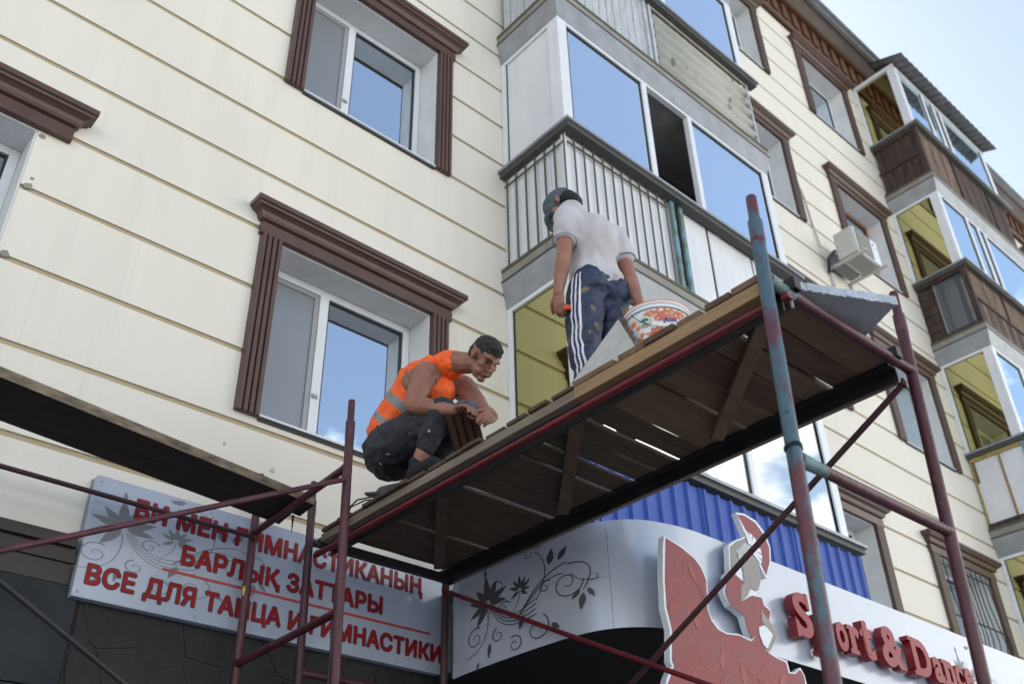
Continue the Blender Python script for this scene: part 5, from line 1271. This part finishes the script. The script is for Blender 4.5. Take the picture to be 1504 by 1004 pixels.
# open the underside of the cap: brim
og = Org(); og.blob(hC + Bh @ Vector((0, .112, -.008)), (.062, .050, .007), basis(Bh @ Vector((0, .75, -.65)), Bh @ Vector((0, .65, .75)))); SP_(MB().raw(og.v, og.f, None, True).build('cap_brim', M['cap']))
og = Org(); og.blob(hC + Bh @ Vector((0, -.045, -.005)), (.073, .064, .066), Bh); og.blob(hC + Bh @ Vector((0, -.058, -.040)), (.062, .046, .046), Bh); SP_(og.build('hair', M['hair_b'], .005, 2, [(.006, .012, 0)]))
for p, d in ((aL, F), (aR, F)):
    og = Org().limb(p - UP * .05 - F * .04, p - UP * .055 + F * .15, .042, .036); og.limb(p - UP * .03, p + UP * .02, .045, .045); SP_(og.build('shoe', M['shoe'], .008, 3))
eyes(hC, Bh, st, .93)
for o in list(st.children): o.matrix_parent_inverse = Matrix.Identity(4)
# orange tool in his left hand
og = Org(); q = wL + Vector((.020, .01, -.085)); tag(MB().tube([q + Vector((.02, -.045, -.005)), q + Vector((.01, -.02, 0)), q + Vector((.0, .02, .004)), q + Vector((0, .035, .006))], [.012, .016, .016, .012], 12).build('hand_tool', M['orange']), 'orange handled tool gripped in the standing worker\'s left hand', 'tool')

# --- crouching worker, right side towards us, head bent over the moulding ---
F = Vector((-.10, -1, 0)).normalized(); RT = Vector((-1, .10, 0)).normalized()
pel = V(2.80, 4.03, .40); hR, hL = V(2.715, 4.00, .36), V(2.90, 3.98, .36); kR, kL = V(2.715, 3.50, .375), V(2.93, 3.57, .46); aR, aL = V(2.68, 3.655, .115), V(2.84, 3.90, .12)
lum = V(2.82, 4.02, .58); che = V(2.83, 3.83, .725); nek = V(2.835, 3.585, .765); sR, sL = V(2.70, 3.635, .665), V(2.985, 3.66, .70)
eR, wR = V(2.605, 3.615, .425), V(2.705, 3.405, .335); eL, wL = V(3.00, 3.50, .46), V(2.90, 3.32, .33)
hC = V(2.882, 3.362, .700); HF = Vector((.10, -.62, -.80)); Bh = basis(HF, Vector((.02, -.8, .6)))
og = Org(); head(og, hC, Bh, 1.03)
og.limb(nek, hC + Bh @ Vector((0, -.035, -.045)), .066, .056); og.limb(che + UP * .02, nek, .09, .072)
og.chain([pel, lum, che], [.135, .135, .145], sq=(RT, 1)); og.blob(che + F * .06 - UP * .02, (.165, .13, .12), basis(F, UP))
for s_, e_, w_ in ((sR, eR, wR), (sL, eL, wL)):
    og.limb(che + F * .10 + UP * .0, s_, .085, .070); og.blob(s_ - UP * .01, .076); og.limb(s_, s_.lerp(e_, .55), .070, .060); og.limb(s_.lerp(e_, .5), e_, .062, .046)
    og.blob(e_, .046); og.limb(e_, e_.lerp(w_, .35), .048, .050); og.limb(e_.lerp(w_, .35), w_, .050, .030)
hand(og, wR, Vector((.35, -.75, .0)), Vector((.2, -.3, -.9)), Vector((.9, .2, .1)), .75, .95)
hand(og, wL, Vector((-.55, -.35, -.35)), Vector((-.6, .4, -.6)), Vector((-.3, .2, .9)), .7, .95)
for h_, k_, a_ in ((hR, kR, aR), (hL, kL, aL)):
    og.limb(h_, k_, .088, .058); og.limb(k_, a_, .060, .038)
og.limb(aR - UP * .04 - F * .03, aR - UP * .055 + F * .14, .038, .03); og.limb(aL - UP * .04 - F * .03, aL - UP * .06 + F * .12, .038, .03)
body = og.build('person', M['skin'], .0045, 3)
tag(body, 'crouching worker in orange sleeveless vest and paint spattered dark trousers', 'person')
cr = body
def CP(o): o.parent = cr; o.matrix_parent_inverse = Matrix.Identity(4); return o
# trousers
og = Org(); og.blob(pel - F * .02 - UP * .03, (.165, .150, .150), basis(F, UP)); og.limb(pel + UP * .02, pel.lerp(lum, .55), .150, .135)
og.chain([hR, hR.lerp(kR, .5) - UP * .012, kR], [.128, .118, .082]); og.chain([hL, hL.lerp(kL, .5), kL], [.125, .11, .082])
og.chain([kR, kR.lerp(aR, .4), kR.lerp(aR, .60)], [.080, .072, .056]); og.chain([kL, kL.lerp(aL, .5), kL.lerp(aL, .85)], [.080, .078, .066])
og.blob(hR - UP * .03 - F * .02, (.10, .12, .11))
tr = CP(og.build('trousers', M['trou'], .0065, 5, [(.018, .09, 0), (.012, .10, 1), (.004, .03, 0)]))
og = Org(); og.limb(kL + UP * .0, kL.lerp(hL, .22), .089, .094); CP(og.build('knee_cloth', M['knee'], .0065, 3, [(.012, .03, 0)]))
c = kR.lerp(aR, .66); og = Org().limb(c - UP * .004, c + (kR - aR).normalized() * .035, .052, .058); CP(og.build('trouser_cuff', M['trou'], .005, 2, [(.008, .012, 0)]))
for a_ in (aR, aL):
    og = Org().limb(a_ + UP * .012, a_ - UP * .05, .045, .044); og.limb(a_ - UP * .045 - F * .03, a_ - UP * .056 + F * .15, .045, .040); CP(og.build('sock', M['sock'], .006, 3))
og = Org().limb(V(2.70, 4.09, .115), V(2.70, 3.90, .05), .042, .040, sq=(UP, .30)); og.limb(V(2.70, 3.98, .085), V(2.72, 3.86, .06), .038, .044); CP(og.build('shoe', M['shoe'], .006, 3))
# vest: open-sided hi-vis waistcoat
og = Org(); og.limb(pel + UP * .115 - F * .045, lum, .150, .148, sq=(RT, 1)); og.limb(lum, che, .148, .156); og.blob(che + F * .065 - UP * .015, (.158, .140, .128), basis(F, UP))
og.limb(che + UP * .03 + F * .02, nek - F * .01 - UP * .005, .10, .086)
og.limb(che + RT * .105 + UP * .05 - F * .02, che + RT * .085 + F * .20 + UP * .02, .050, .045); og.limb(che - RT * .105 + UP * .05 - F * .02, che - RT * .085 + F * .19 + UP * .02, .050, .045)
og.blob(che + F * .16 - UP * .09, (.12, .06, .10), basis(F, UP))
vs_ = CP(og.build('hi_vis_vest', M['vest'], .0060, 4, [(.010, .07, 0), (.008, .09, 1), (.003, .022, 0)]))
vs_.data.materials.append(M['reflect'])
ax0_ = pel + UP * .10 - F * .04; ax = (che - ax0_); axl = ax.length; ax.normalize()
for p in vs_.data.polygons:
    t = (p.center - ax0_).dot(ax) / axl
    if (.12 < t < .24) or (.50 < t < .66 and (p.center - che).dot(RT) > -.3 and (p.center - ax0_).dot(UP) < .42): p.material_index = 1
og = Org(); c0 = hC + Bh @ Vector((0, -.012, .056)); og.blob(c0, (.0775, .097, .072), Bh); og.blob(hC + Bh @ Vector((0, -.048, .012)), (.073, .066, .072), Bh); og.blob(hC + Bh @ Vector((0, -.062, -.03)), (.052, .040, .045), Bh); og.blob(hC + Bh @ Vector((0, .040, .084)), (.056, .040, .022), Bh)
CP(og.build('hair', M['hair'], .0045, 2, [(.005, .012, 0)]))
eyes(hC, Bh, cr, 1.03)
og = Org().limb(nek + UP * .02 - F * .03, nek.lerp(hC, .16) + UP * .005 - F * .02, .088, .079)
for o in list(cr.children): o.matrix_parent_inverse = Matrix.Identity(4)
